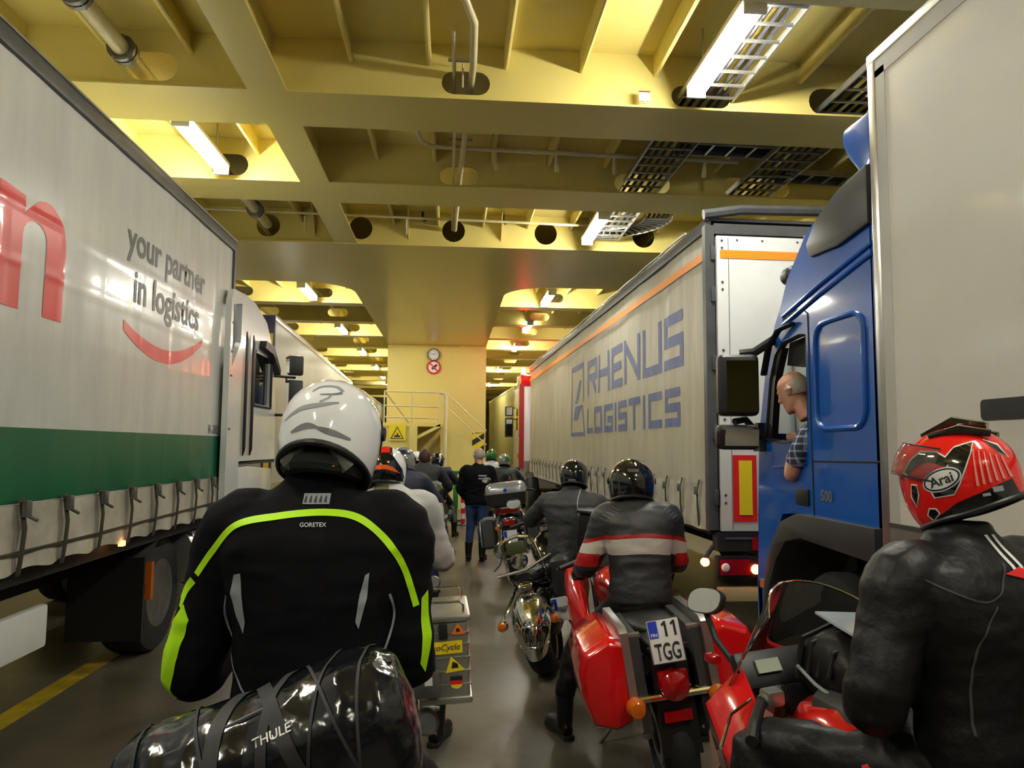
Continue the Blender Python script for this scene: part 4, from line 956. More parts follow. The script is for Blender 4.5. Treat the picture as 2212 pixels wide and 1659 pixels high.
# ---- 2. bike with the stickered aluminium case
b2 = moto('adventure motorcycle with stickered aluminium side case', (-0.335, 4.5, 0), 1, -3, paint=DARKG, seatz=0.86, bars=1.15)
def alu_case(s):
    x0, x1 = (0.235, 0.455) if s > 0 else (-0.455, -0.235)
    b = MB().bx(x0, x1, -1.02, -0.6, 0.63, 0.985).build('aluminium_case', ALU, b2, bevel=0.025, seg=3)
    MB().bx(x0-0.012, x1+0.012, -1.032, -0.588, 0.98, 1.012).build('case_lid', ALU, b, bevel=0.014)
    MB().bx(x0-0.008, x1+0.008, -1.028, -0.592, 0.615, 0.645).build('case_base', ALU, b, bevel=0.01)
    for z in (0.70, 0.76, 0.82, 0.88, 0.93):
        MB().bx(x0-0.004, x1+0.004, -1.024, -0.596, z-0.003, z+0.003).build('pressed_rib', ALU, b)
    for y in (-1.0, -0.64):
        MB().tube([(x0+0.02, y, 1.0), (x0+0.02, y, 1.05), (x0+0.035, y, 1.065), (x1-0.035, y, 1.065), (x1-0.02, y, 1.05), (x1-0.02, y, 1.0)], 0.006, 8).build('lid_loop', CHROME, b)
    if s < 0: return
    yf = -1.0225; F3 = lambda u, v, d: (u, yf-0.004-d, v)
    def st(poly, m, n='sticker', d=0.0): MB().prism(poly, d, d+0.0015, F3).build(n, m, b, flat=True)
    st([(0.245, 0.915), (0.285, 0.915), (0.285, 0.968), (0.245, 0.968)], PLATEW); st([(0.248, 0.937), (0.284, 0.937), (0.284, 0.966), (0.248, 0.966)], SIGNRED, d=0.002)
    st([(0.258, 0.937), (0.264, 0.937), (0.264, 0.966), (0.258, 0.966)], PLATEBLUE, d=0.004); st([(0.248, 0.948), (0.284, 0.948), (0.284, 0.953), (0.248, 0.953)], PLATEBLUE, d=0.004)
    MB().bx(0.32, 0.36, yf-0.016, yf, 0.905, 0.975).build('latch', BLACK, b, bevel=0.005)
    ORS = mat('orange_sticker', (0.85, 0.2, 0.02), 0.45)
    st([(0.375, 0.925), (0.44, 0.925), (0.408, 0.975)], ORS); st([(0.398, 0.937), (0.418, 0.937), (0.412, 0.952), (0.402, 0.952)], SIGNBLACK, d=0.002)
    st([(0.262, 0.838), (0.425, 0.842), (0.425, 0.898), (0.262, 0.894)], YELLOW)
    fit_text('ProCycle', 'lettering', SIGNBLACK, b, (0.27, yf-0.008, 0.856), (1, 0, 0.02), (0, 0, 1), width=0.145, shear=0.25)
    st([(0.345, 0.755), (0.435, 0.765), (0.372, 0.828)], YELLOW); st([(0.372, 0.775), (0.405, 0.778), (0.4, 0.795), (0.378, 0.806)], SIGNBLACK, d=0.002)
    for i, q in enumerate((SIGNBLACK, SIGNRED, YELLOW)):
        z1 = 0.738-0.018*i
        st([(0.365, z1-0.018), (0.42, z1-0.018), (0.42, z1), (0.365, z1)] if i < 2 else [(0.365, 0.702), (0.372, 0.69), (0.385, 0.684), (0.4, 0.684), (0.413, 0.69), (0.42, 0.702)], q)
    MB().bx(0.2, 0.32, yf-0.05, yf-0.01, 0.66, 0.78).build('mount_plate', DULLMETAL, b, bevel=0.01)
    st([(0.25, 0.72), (0.285, 0.72), (0.285, 0.755), (0.25, 0.755)], PLATEW, d=0.048)
    MB().obox((0.27, yf-0.04, 0.80), (0.06, 0.04, 0.04)).build('knob', BLACK, b, bevel=0.01)
alu_case(1); alu_case(-1)
MB().tube([(0.1, -0.55, 0.95), (0.14, -1.0, 0.98), (-0.14, -1.0, 0.98), (-0.1, -0.55, 0.95)], 0.012, 8).build('luggage_rack', BLACK, b2)
MB().obox((0.26, 0.02, 0.5), (0.14, 0.2, 0.2), (0, 0.3, 0)).build('cylinder_head', BRASS, b2, bevel=0.04)

# ---- 3. red tourer with number plate
b3 = moto('red touring motorcycle with red hard cases and a Finnish number plate', (1.26, 4.72, 0), -3, -9, paint=REDP, seatz=0.80, bars=1.05, rear=False, mirrors=False, screen=True)
for s in (-1, 1):
    def sec(y, k, kz=1.0, dz=0): 
        base = [(0.19, 0.50), (0.30, 0.46), (0.42, 0.50), (0.455, 0.64), (0.455, 0.78), (0.42, 0.87), (0.28, 0.93), (0.19, 0.90)]
        return [(s*(0.32+(x-0.32)*k), y, 0.66+(z-0.66)*kz+dz) for x, z in base]
    pn = MB().loft([sec(-1.06, 0.80, 0.86), sec(-1.02, 0.97, 0.97), sec(-0.75, 1.0), sec(-0.5, 0.92, 0.95, 0.01), sec(-0.44, 0.7, 0.8, 0.02)]).build('hard_case', REDP, b3, bevel=0.012)
    MB().prism([(-1.08, 0.46), (-1.055, 0.93), (-1.0, 0.95), (-0.5, 0.94), (-0.46, 0.88), (-0.46, 0.54), (-0.5, 0.48)], 0.185 if s > 0 else -0.225, 0.225 if s > 0 else -0.185, SX).build('case_trim', ALU, pn)
    MB().prism([(-1.05, 0.44), (-1.03, 0.9), (-0.5, 0.9), (-0.5, 0.46)], 0.13 if s > 0 else -0.185, 0.185 if s > 0 else -0.13, SX).build('case_inner', DARKG, pn)
    MB().lathe([(0.001, -0.05), (0.035, -0.045), (0.05, -0.01), (0.048, 0.02), (0.03, 0.04)], (0.205*s, -1.10, 0.585), 'y', 18).build('indicator', AMBER, b3)
    MB().tube([(0.08*s, -0.98, 0.60), (0.205*s, -1.07, 0.60)], 0.016, 8).build('case_bar', CHROME, b3)
    MB().obox((0.15*s, -1.0, 0.9), (0.06, 0.04, 0.02)).build('case_latch', ALU, b3)
MB().tube([(-0.19, -1.06, 0.605), (0.19, -1.06, 0.605)], 0.018, 10).build('cross_bar', CHROME, b3)
MB().loft([ell(0, -0.5, 0.78, 0.11, 0.05), ell(0, -0.8, 0.80, 0.11, 0.06, p=3), ell(0, -1.02, 0.80, 0.085, 0.06, p=3), ell(0, -1.05, 0.80, 0.05, 0.04)]).build('tail_fairing', BLACK, b3)
MB().prism([(-0.1, 0.30), (0.1, 0.30), (0.09, 0.76), (-0.09, 0.76)], -1.03, -1.02, lambda u, v, d: (u, d, v)).build('rear_mudguard', BLACK, b3)
MB().lathe([(0.07, 0.03), (0.08, 0.0), (0.07, -0.04), (0.04, -0.06), (0.001, -0.065)], (0, -1.06, 0.655), 'y', 20).build('tail_lamp', TAILRED, b3, label='round red tail lamp')
MB().obox((0, -1.06, 0.70), (0.15, 0.05, 0.05)).build('tail_lamp_hood', TAILRED, b3, bevel=0.015)
MB().obox((0, -1.05, 0.50), (0.14, 0.012, 0.05)).build('reflector', TAILRED, b3)
npm = Matrix.Translation((-0.01, -1.085, 0.875)) @ Matrix.Rotation(R(-12), 4, 'X')
np_ = MB().bx(-0.083, 0.083, -0.004, 0.004, -0.105, 0.105, npm).build('number_plate', PLATEW, b3, bevel=0.003, label='white number plate reading 11 TGG')
def pl(b, m, n): 
    o = b.build(n, m, np_); return o
for x0, x1, z0, z1 in ((-0.083, 0.083, 0.101, 0.105), (-0.083, 0.083, -0.105, -0.101), (-0.083, -0.079, -0.105, 0.105), (0.079, 0.083, -0.105, 0.105)):
    pl(MB().bx(x0, x1, -0.007, -0.004, z0, z1, npm), DARKG, 'plate_edge')
pl(MB().bx(-0.074, -0.030, -0.006, -0.004, 0.015, 0.095, npm), PLATEBLUE, 'plate_band')
XD, YD = npm.to_3x3() @ Vector((1, 0, 0)), npm.to_3x3() @ Vector((0, 0, 1))
for x in (-0.008, 0.037):
    MB().prism([(x+0.012, 0.018), (x+0.023, 0.018), (x+0.023, 0.09), (x+0.014, 0.09), (x-0.002, 0.076), (x+0.002, 0.067), (x+0.012, 0.074)], -0.007, -0.004, lambda u, v, d: npm @ Vector((u, d, v))).build('plate_digit', SIGNBLACK, np_)
fit_text('TGG', 'plate_text', SIGNBLACK, np_, npm @ Vector((-0.062, -0.0055, -0.088)), XD, YD, width=0.125, height=0.078, bold=0.015)
fit_text('FIN', 'plate_text', WHITE, np_, npm @ Vector((-0.068, -0.0065, 0.022)), XD, YD, width=0.032, bold=0.02)
MB().obox((0.0, -1.05, 0.83), (0.2, 0.03, 0.02)).build('plate_bracket', BLACK, b3)
MB().tube([(0.25, -0.5, 0.38), (0.26, -0.95, 0.40), (0.26, -1.06, 0.40)], [0.05, 0.065, 0.06], 16).build('black_muffler', BLACK, b3)
for s in (-1, 1):
    MB().loft([ell(0.2*s, 0.72, 0.85, 0.05, 0.1), ell(0.27*s, 0.55, 0.84, 0.08, 0.18, p=2.4), ell(0.29*s, 0.3, 0.72, 0.07, 0.2, p=2.4), ell(0.27*s, 0.1, 0.6, 0.03, 0.14)]).build('side_fairing', REDP, b3)
# ---- 4. chrome-fendered cruiser
b4 = moto('leaning black cruiser motorcycle with wide chrome rear fender', (1.06, 6.8, 0), -18, -13, paint=BLACKG, rear=False, screen=False, chromed=True, bars=1.12, seatz=0.72, mirrors=True, wheelbase=0.8)
def fen(u, v):
    a = R(-18+150*u); r = 0.40; w = 0.135*math.sin(PI*(0.14+0.72*min(1, u*1.15)))+0.02; x = (2*v-1)
    rr_ = r-0.11*abs(x)**3
    return (w*x*1.05, -0.8-rr_*math.cos(a), 0.32+rr_*math.sin(a))
MB().grid(fen, 26, 14).build('chrome_fender', CHROME, b4)
MB().tube([fen(0.1, v/14) for v in range(15)], 0.009, 8).build('fender_trim', CHROME, b4)
MB().tube([fen(0.25, v/14) for v in range(15)], 0.006, 8).build('fender_trim', CHROME, b4)
MB().lathe([(0.001, 0.0), (0.022, 0.0), (0.022, 0.01), (0.001, 0.012)], fen(0.18, 0.5), ((V(0, -1, 0.2).normalized(), V(1, 0, 0), V(0, 0.2, 1).normalized())), 12).build('fender_cap', DARKG, b4)
MB().obox((0, -1.0, 0.71), (0.12, 0.09, 0.09), (R(38), 0, 0)).build('tail_lamp_housing', CHROME, b4, bevel=0.03, seg=3)
for s in (-1, 1):
    MB().tube([(0.15*s, -0.6, 0.62), (0.155*s, -0.85, 0.78), (0.13*s, -0.98, 1.05), (0.1*s, -0.98, 1.1)], 0.014, 8).build('backrest_bar', CHROME, b4)
    MB().tube([(0.15*s, -0.7, 0.7), (0.19*s, -1.05, 0.55), (0.2*s, -1.12, 0.5)], 0.012, 8).build('fender_strut', CHROME, b4)
    MB().lathe([(0.001, -0.05), (0.03, -0.04), (0.035, 0.0), (0.03, 0.03), (0.001, 0.04)], (0.21*s, -1.14, 0.48), 'y', 14).build('indicator', AMBER, b4)
    MB().lathe([(0.035, -0.005), (0.04, 0.03), (0.02, 0.05)], (0.21*s, -1.14, 0.48), 'y', 14).build('indicator_cup', CHROME, b4)
MB().tube([(0.1, -0.98, 1.1), (0, -0.98, 1.12), (-0.1, -0.98, 1.1)], 0.014, 8).build('backrest_bar', CHROME, b4)
MB().obox((-0.02, -0.97, 1.03), (0.16, 0.04, 0.10)).build('backrest_pad', mat('olive_vinyl', (0.06, 0.075, 0.03), 0.4), b4, bevel=0.02)
MB().tube([(-0.2, -1.04, 0.84), (0.05, -1.06, 0.86), (0.26, -1.03, 0.94)], 0.012, 8).build('rack_bar', CHROME, b4)
MB().loft([ell(0, -0.6, 0.78, 0.1, 0.03), ell(0, -0.75, 0.80, 0.12, 0.045, p=3), ell(0, -0.93, 0.80, 0.1, 0.045, p=3), ell(0, -0.97, 0.8, 0.06, 0.03)]).build('passenger_pad', VINYL, b4)
MB().obox((0.28, -0.72, 0.72), (0.18, 0.42, 0.34)).build('saddlebag', VINYL, b4, bevel=0.06, seg=3)
p4 = MB().bx(0.17, 0.34, -1.0, -0.99, 0.42, 0.60).build('number_plate', PLATEW, b4)
MB().bx(0.175, 0.215, -1.004, -1.0, 0.51, 0.59).build('plate_band', PLATEBLUE, p4)
MB().lathe([(0.05, 0.0), (0.075, 0.02), (0.08, 0.06), (0.05, 0.09)], (-0.2, -0.3, 0.86), 'y', 18).build('chrome_cover', CHROME, b4)
MB().loft([ell(-0.27, -0.42, 0.98, 0.1, 0.075), ell(-0.27, -0.38, 0.98, 0.11, 0.085), ell(-0.27, -0.34, 0.98, 0.06, 0.05)]).build('chrome_shell', CHROME, b4)

# ---- 5. red sport tourer, nearest on the right
b5 = moto('red faired sport motorcycle with smoked windscreen, nearest on the right', (1.37, 2.08, 0), 10, -4, paint=REDP, screen=False, mirrors=False, bars=0.98, seatz=0.80, tank=False, wheelbase=0.70, headlamp=False, handle=False)
MB().loft([ell(0, 0.42, 0.89, 0.06, 0.05), ell(0, 0.34, 0.91, 0.15, 0.11, p=2.6), ell(0, 0.15, 0.925, 0.20, 0.13, p=2.6), ell(0, -0.02, 0.89, 0.185, 0.12, p=2.6), ell(0, -0.14, 0.83, 0.11, 0.08), ell(0, -0.2, 0.81, 0.06, 0.04)]).build('tank', REDP, b5)
MB().loft([ell(0, 0.36, 0.98, 0.06, 0.03), ell(0, 0.27, 1.01, 0.12, 0.06, p=2.6), ell(0, 0.1, 1.015, 0.13, 0.06, p=2.6), ell(0, -0.04, 0.98, 0.08, 0.04)]).build('tank_cover', DARKG, b5)
for s in (-1, 1):
    # upper fairing: faceted shell wrapping the nose
    P = {'nose': (0.0, 0.98, 0.86), 'top': (0.02*s, 0.72, 1.06), 'edge': (0.22*s, 0.50, 1.07), 'cheek': (0.30*s, 0.62, 0.93), 'mid': (0.33*s, 0.46, 0.82), 'in': (0.24*s, 0.36, 0.95), 'chin': (0.16*s, 0.86, 0.72), 'low': (0.30*s, 0.36, 0.58), 'belly': (0.24*s, 0.10, 0.36), 'rearlow': (0.27*s, -0.02, 0.52), 'rearup': (0.30*s, 0.18, 0.74), 'front': (0.20*s, 0.66, 0.52), 'floor': (0.1*s, 0.3, 0.3)}
    k = list(P); I = lambda *n: tuple(k.index(q) for q in n)
    mb = MB().add([P[q] for q in k], [I('nose', 'top', 'cheek'), I('top', 'edge', 'cheek'), I('edge', 'in', 'cheek'), I('cheek', 'in', 'mid'), I('nose', 'cheek', 'chin'), I('cheek', 'mid', 'chin'), I('chin', 'mid', 'front'), I('mid', 'low', 'front'), I('mid', 'rearup', 'low'), I('mid', 'in', 'rearup'), I('low', 'rearup', 'rearlow'), I('low', 'rearlow', 'belly'), I('front', 'low', 'belly'), I('front', 'belly', 'floor')])
    o = mb.build('side_fairing', REDP, b5, angle=22)
    md = o.modifiers.new('thickness', 'SOLIDIFY'); md.thickness = 0.012; md.offset = -1
    MB().loft([ell(0.08*s, 0.90, 0.83, 0.03, 0.02), ell(0.10*s, 0.86, 0.83, 0.05, 0.035), ell(0.11*s, 0.80, 0.83, 0.04, 0.03)]).build('headlamp_glass', DARKGLASS, b5)
WS = lambda u, v: ((0.25-0.05*u*u)*(2*v-1)*(1-0.06*u), 0.68-0.17*u-0.15*(2*v-1)**2, 1.03+0.31*u-0.05*abs(2*v-1)**3*u-0.02*(2*v-1)**2)
MB().grid(WS, 10, 16).build('windscreen', SMOKE, b5)
MB().tube([WS(i/6, 0) for i in range(6)]+[WS(1, i/16) for i in range(17)]+[WS(1-i/6, 1) for i in range(1, 7)], 0.004, 6).build('screen_rim', CHROME, b5)
MB().obox((-0.06, 0.52, 1.05), (0.34, 0.05, 0.13), (R(-35), 0, 0)).build('dash_panel', BLACK, b5, bevel=0.02)
MB().obox((-0.12, 0.495, 1.07), (0.09, 0.01, 0.045), (R(-35), 0, 0)).build('dash_display', mat('pale_display', (0.42, 0.47, 0.36), 0.3), b5)
MB().obox((-0.10, 0.47, 1.0), (0.07, 0.012, 0.06), (R(-35), 0, 0)).build('dash_pod', GREYP, b5, bevel=0.012)
MB().obox((-0.2, 0.36, 1.02), (0.06, 0.06, 0.05)).build('clutch_reservoir', ALU, b5, bevel=0.012)
MB().tube([(-0.24, 0.42, 1.0), (-0.33, 0.40, 0.97), (-0.44, 0.28, 0.93)], [0.006, 0.005, 0.006], 8).build('clutch_lever', CHROME, b5)
for s in (-1, 1):
    MB().tube([(0.20*s, 0.38, 1.02), (0.24*s, 0.36, 1.01)], 0.02, 10).build('bar_clamp', DULLMETAL, b5)
    MB().tube([(0.24*s, 0.36, 1.01), (0.33*s, 0.27, 0.975), (0.37*s, 0.22, 0.96)], [0.016, 0.019, 0.02], 10).build('grip', BLACK, b5)
M5 = MB().loft([[(0.068*k*math.copysign(abs(math.cos(a))**0.75, math.cos(a)), 0.04-dy, 0.05*k*math.copysign(abs(math.sin(a))**0.75, math.sin(a))+0.012*k*math.cos(a)) for a in [2*PI*j/24 for j in range(24)]] for k, dy in ((0.4, 0), (0.95, 0.02), (1, 0.045))]).build('mirror', BLACK, b5)
M5.location = (-0.175, 0.80, 1.235); M5.rotation_euler = (R(-22), 0, R(-78)); M5.scale = (1.35, 1, 1)
MB().loft([[(0.063*math.copysign(abs(math.cos(a))**0.75, math.cos(a)), -0.006-d, 0.046*math.copysign(abs(math.sin(a))**0.75, math.sin(a))+0.0115*math.cos(a)) for a in [2*PI*j/24 for j in range(24)]] for d in (0, 0.002)]).build('mirror_glass', MIRROR, M5)
MB().tube([(-0.15, 0.66, 1.03), (-0.165, 0.76, 1.10), (-0.172, 0.81, 1.20)], 0.012, 8).build('mirror_stem', BLACK, b5)
MB().tube([(0.06, 0.20+0.33*0, 0)]*0 or [(0, 0.70+0.32*math.cos(R(a)), 0.31+0.36*math.sin(R(a))) for a in range(0, 130, 13)], 0.014, 8, flat=6.8, side=(0, 1, 0)).build('front_fender', REDP, b5)
MB().obox((0.28, 0.46, 1.2), (0.02, 0.02, 0.2)).build('mirror_stem', BLACK, b5)
MB().obox((-0.26, 0.62, 1.08), (0.04, 0.06, 0.03)).build('indicator', TAILRED, b5, bevel=0.01)

# ---- 6. touring bike with silver top case beyond the standing man
b6 = moto('touring motorcycle with large silver-lidded top case beside the standing man', (0.98, 10.95, 0), -6, -7, paint=GREYG, trim=BLACK, seatz=0.82, plate=True, bars=1.12, tail_lit=False)
tc6 = MB().loft([[(x*k, -0.98+y*k, 1.02) for x, y in rrect(-0.24, 0.24, -0.2, 0.2, 0.08)] for k in (0.8,)]+[[(x*k, -0.98+y*k, z) for x, y in rrect(-0.27, 0.27, -0.22, 0.22, 0.08)] for k, z in ((0.95, 1.05), (1.0, 1.2))]).build('top_case', BLACK, b6)
MB().loft([[(x*k, -0.98+y*k, z) for x, y in rrect(-0.27, 0.27, -0.22, 0.22, 0.08)] for k, z in ((1.01, 1.2), (1.0, 1.26), (0.93, 1.31), (0.8, 1.335))]).build('case_lid', SILVER, tc6)
MB().lathe([(0.025, -0.006), (0.025, 0), (0.001, 0)], (0.0, -1.2, 1.24), 'y', 14).build('round_badge', PLATEBLUE, tc6)
for s in (-1, 1):
    sc6 = MB().obox((0.3*s, -0.65, 0.66), (0.2, 0.5, 0.4)).build('side_case', DARKG, b6, bevel=0.07, seg=3)
    MB().prism([(-0.88, 0.5), (-0.9, 0.72), (-0.84, 0.84), (-0.5, 0.84), (-0.45, 0.55)], 0.395 if s > 0 else -0.41, 0.41 if s > 0 else -0.395, SX).build('case_cover', SILVER, sc6)
MB().bx(-0.14, 0.14, -1.06, -1.02, 0.93, 0.99).build('tail_light_bar', TAILRED, b6)

# ---- 7-8. bikes further up the left side of the queue
b7 = moto('dark motorcycle with a round red tail lamp ahead of the aluminium case', (-0.38, 8.0, 0), 2, -5, paint=NAVY, seatz=0.8, tail_lit=False, screen=True)
MB().lathe([(0.06, 0.0), (0.07, -0.03), (0.001, -0.05)], (0.16, -1.0, 0.74), 'y', 16).build('round_tail_lamp', TAILRED, b7)
MB().obox((0.2, -0.5, 0.62), (0.2, 0.5, 0.3)).build('side_case', NAVY, b7, bevel=0.05)
MB().loft([ell(0.28, 0.2, 0.98, 0.14, 0.03), ell(0.28, 0.24, 1.0, 0.17, 0.07), ell(0.28, 0.28, 1.0, 0.1, 0.05)]).build('hand_guard', SILVER, b7)
b8 = moto('grey motorcycle with a black rounded top case near the bare-headed rider', (-0.42, 11.9, 0), 2, -4, paint=GREYG, seatz=0.82)
MB().loft([[(x*k+0.1, -0.9+y*k, z) for x, y in rrect(-0.25, 0.25, -0.2, 0.2, 0.1)] for k, z in ((0.8, 0.95), (1.0, 1.0), (1.0, 1.16))]).build('top_case', BLACK, b8, bevel=0)
MB().loft([[(x*k+0.1, -0.9+y*k, z) for x, y in rrect(-0.25, 0.25, -0.2, 0.2, 0.1)] for k, z in ((1.0, 1.16), (0.95, 1.24), (0.7, 1.28))]).build('case_lid', SILVER, b8)
MB().obox((0.26, -0.55, 0.82), (0.16, 0.3, 0.32)).build('white_panel', WHITEP, b8, bevel=0.06)
MB().obox((0.12, -1.08, 0.9), (0.16, 0.03, 0.06)).build('reflector', AMBER, b8, bevel=0.01)
b9 = moto('far motorcycle with a pale fairing beyond the standing man', (0.94, 17.55, 0), -4, -4, paint=WHITEP, seatz=0.8)
b10 = moto('far dark motorcycle in front of the casing stair', (-0.8, 17.0, 0), 3, -4, paint=BLACKG, seatz=0.8)
b11 = moto('far silver motorcycle under the rider with green and silver helmet', (1.12, 15.4, 0), -4, -4, paint=SILVER, seatz=0.8)
b12 = moto('far navy motorcycle beside the stair post rider', (-0.29, 15.3, 0), 3, -4, paint=NAVY, seatz=0.8)
# ================================================================ people
JBLACK = mat('black_jacket_textile', (0.0055, 0.0055, 0.007), 0.85, var=0.25, scale=10, bump=0.15, bscale=180, spec=0.12)
JLEATHER = mat('black_leather', (0.008, 0.008, 0.008), 0.45, var=0.3, scale=8, bump=0.2, bscale=28, spec=0.28)
JGREY = mat('charcoal_jacket', (0.03, 0.032, 0.033), 0.7, var=0.2, scale=8, bump=0.2, bscale=40)
JWHITE = mat('white_grey_jacket', (0.46, 0.47, 0.45), 0.6, var=0.12, scale=9)
JNAVY = mat('navy_jacket', (0.018, 0.022, 0.045), 0.7, var=0.2, scale=8)
TROUSER = mat('black_trousers', (0.011, 0.011, 0.012), 0.6, var=0.2, scale=9, bump=0.2, bscale=50)
JEANS = mat('blue_jeans', (0.02, 0.05, 0.16), 0.8, var=0.35, scale=10)
BOOT = mat('black_boot_leather', (0.012, 0.011, 0.010), 0.35)
GLOVE = mat('black_glove', (0.012, 0.012, 0.012), 0.55)
NEON = mat('neon_yellow_trim', (0.46, 0.85, 0.005), 0.6, emit=0.0)
REFL = mat('grey_reflective_patch', (0.30, 0.33, 0.35), 0.5)
HWHITE = mat('white_helmet_shell', (0.84, 0.85, 0.86), 0.1, coat=1.0)
HBLACK = mat('black_helmet_shell', (0.006, 0.006, 0.007), 0.07, coat=1.0)
HRED = mat('red_helmet_shell', (0.72, 0.012, 0.010), 0.12, coat=1.0)
HGREEN = mat('green_helmet_shell', (0.01, 0.11, 0.015), 0.1, coat=1.0)
HSILVER = mat('silver_helmet_shell', (0.32, 0.34, 0.32), 0.15, metal=0.5, coat=1.0)
LINING = mat('helmet_lining', (0.014, 0.014, 0.014), 0.9)
LINGREY = mat('grey_neck_lining', (0.10, 0.105, 0.085), 0.8)
HAIRG = mat('grey_hair', (0.36, 0.32, 0.27), 0.7, var=0.25, scale=40)
HAIRB = mat('brown_hair', (0.05, 0.018, 0.008), 0.6, var=0.3, scale=40)
def helmet(parent, c, yaw=0, pitch=0, roll=0, shell=None, s=1.0, back=118, side=132, front=152, visor=True, vis_m=None, visor_open=False, lining=True):
    """full-face helmet, front +y; returns the shell object (a part of the person)"""
    h = bpy.data.objects.new('helmet', None)
    hw, hl, hz = 0.132*s, 0.160*s, 0.142*s
    def pos(u, v, k=1.0, umax=1.0):
        th = 2*PI*v; cf = math.cos(th)
        pm = R(side+(front-side)*max(0, cf)**1.5+(back-side)*max(0, -cf)**1.2)
        ph = u*pm
        r = math.sin(ph) if ph < PI/2 else 1-(1-math.sin(ph))*0.42
        zz = math.cos(ph)
        y = hl*r*cf*(1.0 if cf < 0 else 1.0+0.06*max(0, -zz))
        return Vector((hw*r*math.sin(th), y, hz*zz*(1.0 if zz > 0 else 1.12)))*k
    me = MB().grid(lambda u, v: pos(u, v), 30, 48, True).mesh('helmet', merge=1e-5)
    o = obj('helmet', me, shell, parent); o.location = c; o.rotation_euler = (R(pitch), R(roll), R(yaw))
    bpy.data.objects.remove(h)
    MB().tube([pos(1.0, j/40) for j in range(40)], 0.009*s, 8, closed=True).build('edge_trim', BLACK, o)
    def lin(u, v):
        p = pos(1.0, v); q = Vector((p.x*0.62, p.y*0.66, p.z*0.62+0.0)); return p.lerp(q, u) if u < 0.5 else p.lerp(Vector((p.x*0.55, p.y*0.6, 0.02)), u)
    if lining: MB().grid(lambda u, v: lin(u, v)*0.985, 6, 40, True).build('lining', LINING, o)
    def port(u, v):
        th = R(-82+164*v)/(2*PI)
        th = th % 1.0; ph = (62+38*u)
        cf = math.cos(2*PI*th); pm = side+(front-side)*max(0, cf)**1.5+(back-side)*max(0, -cf)**1.2
        return pos(ph/pm, th, 1.022)
    if visor:
        p = MB().grid(port, 8, 24).build('visor', vis_m or DARKGLASS, o)
        if visor_open:
            p.rotation_euler = (R(24), 0, 0); p.location = (0, 0.012, 0.004)
            MB().tube([port(1, j/24) for j in range(25)], 0.0025, 6).build('visor_edge', BLACK, p)
            MB().tube([port(0, j/24) for j in range(25)], 0.0025, 6).build('visor_edge', BLACK, p)
        if not visor_open:
          for sg in (-1, 1): MB().lathe([(0.02*s, 0), (0.018*s, 0.008), (0.001, 0.010)], (sg*hw*1.0, 0.02, 0.012), ((V(sg, 0, 0), V(0, 1, 0), V(0, 0, 1))), 14).build('visor_pivot', BLACK, p)
    o['_pos'] = 0
    del o['_pos']
    return o, pos
def face_head(parent, c, yaw=0, pitch=0, hair=None, bald=False, s=1.0, hair_long=False):
    """bare head: skull, jaw, nose, ears, eyes, mouth and hair"""
    mb = MB()
    def ring(z, rx, ry, dy=0): return [(rx*math.cos(a), dy+ry*math.sin(a), z) for a in [2*PI*j/18 for j in range(18)]]
    mb.loft([ring(-0.125, 0.02, 0.02, 0.07), ring(-0.115, 0.042, 0.05, 0.045), ring(-0.08, 0.06, 0.078, 0.02), ring(-0.03, 0.07, 0.09, 0.005), ring(0.02, 0.076, 0.098, 0), ring(0.06, 0.074, 0.096, -0.004), ring(0.095, 0.058, 0.076, -0.008), ring(0.115, 0.03, 0.04, -0.01), ring(0.12, 0.006, 0.008, -0.01)])
    mb.tube([(0, -0.02, -0.2), (0, -0.015, -0.1), (0, -0.01, -0.03)], [0.058, 0.055, 0.05], 12)
    mb.tube([(0, 0.09, 0.02), (0, 0.112, -0.022), (0, 0.1, -0.034)], [0.01, 0.017, 0.01], 8)
    for q in (-1, 1): mb.tube([(0.072*q, -0.012, 0.02), (0.086*q, -0.022, 0.0), (0.074*q, -0.008, -0.032)], [0.014, 0.02, 0.01], 8)
    mb.tube([(-0.028, 0.084, -0.066), (0, 0.094, -0.064), (0.028, 0.084, -0.066)], [0.006, 0.01, 0.006], 8)
    mb.tube([(-0.05, 0.078, 0.022), (0, 0.094, 0.024), (0.05, 0.078, 0.022)], 0.01, 8)
    me = remesh(mb, 'head', 0.006, 4)
    o = obj('head', me, SKIN, parent); o.location = c; o.rotation_euler = (R(pitch), 0, R(yaw)); o.scale = (s, s, s)
    for q in (-1, 1):
        MB().lathe([(0.001, -0.01), (0.011, -0.004), (0.012, 0.004), (0.001, 0.010)], (0.031*q, 0.083, 0.0), 'y', 12).build('eye', WHITE, o)
        MB().lathe([(0.005, 0), (0.001, 0.003)], (0.031*q, 0.093, 0.0), 'y', 10).build('pupil', SIGNBLACK, o)
    if hair:
        def hr(u, v):
            th = 2*PI*v; ph = R((18 if bald else 0)+u*((115 if not hair_long else 135)-(18 if bald else 0)-(62 if not bald else 30)*max(0, math.cos(th))**1.2))
            n_ = 1.05+0.03*noise.noise(Vector((u*9, v*30, 1)))
            if bald:
                q = max(0, -math.cos(th)); ph = R(84-26*q)*(1-u)+R(112+10*q)*u
                n_ = n_-0.04*(abs(2*u-1)**3) if math.cos(th) < 0.25 else 0.8
            return Vector((0.08*math.sin(ph)*math.sin(th), -0.004+0.102*math.sin(ph)*math.cos(th), 0.012+0.118*math.cos(ph)))*n_
        MB().grid(hr, 14, 36, True).build('hair', hair, o)
    return o
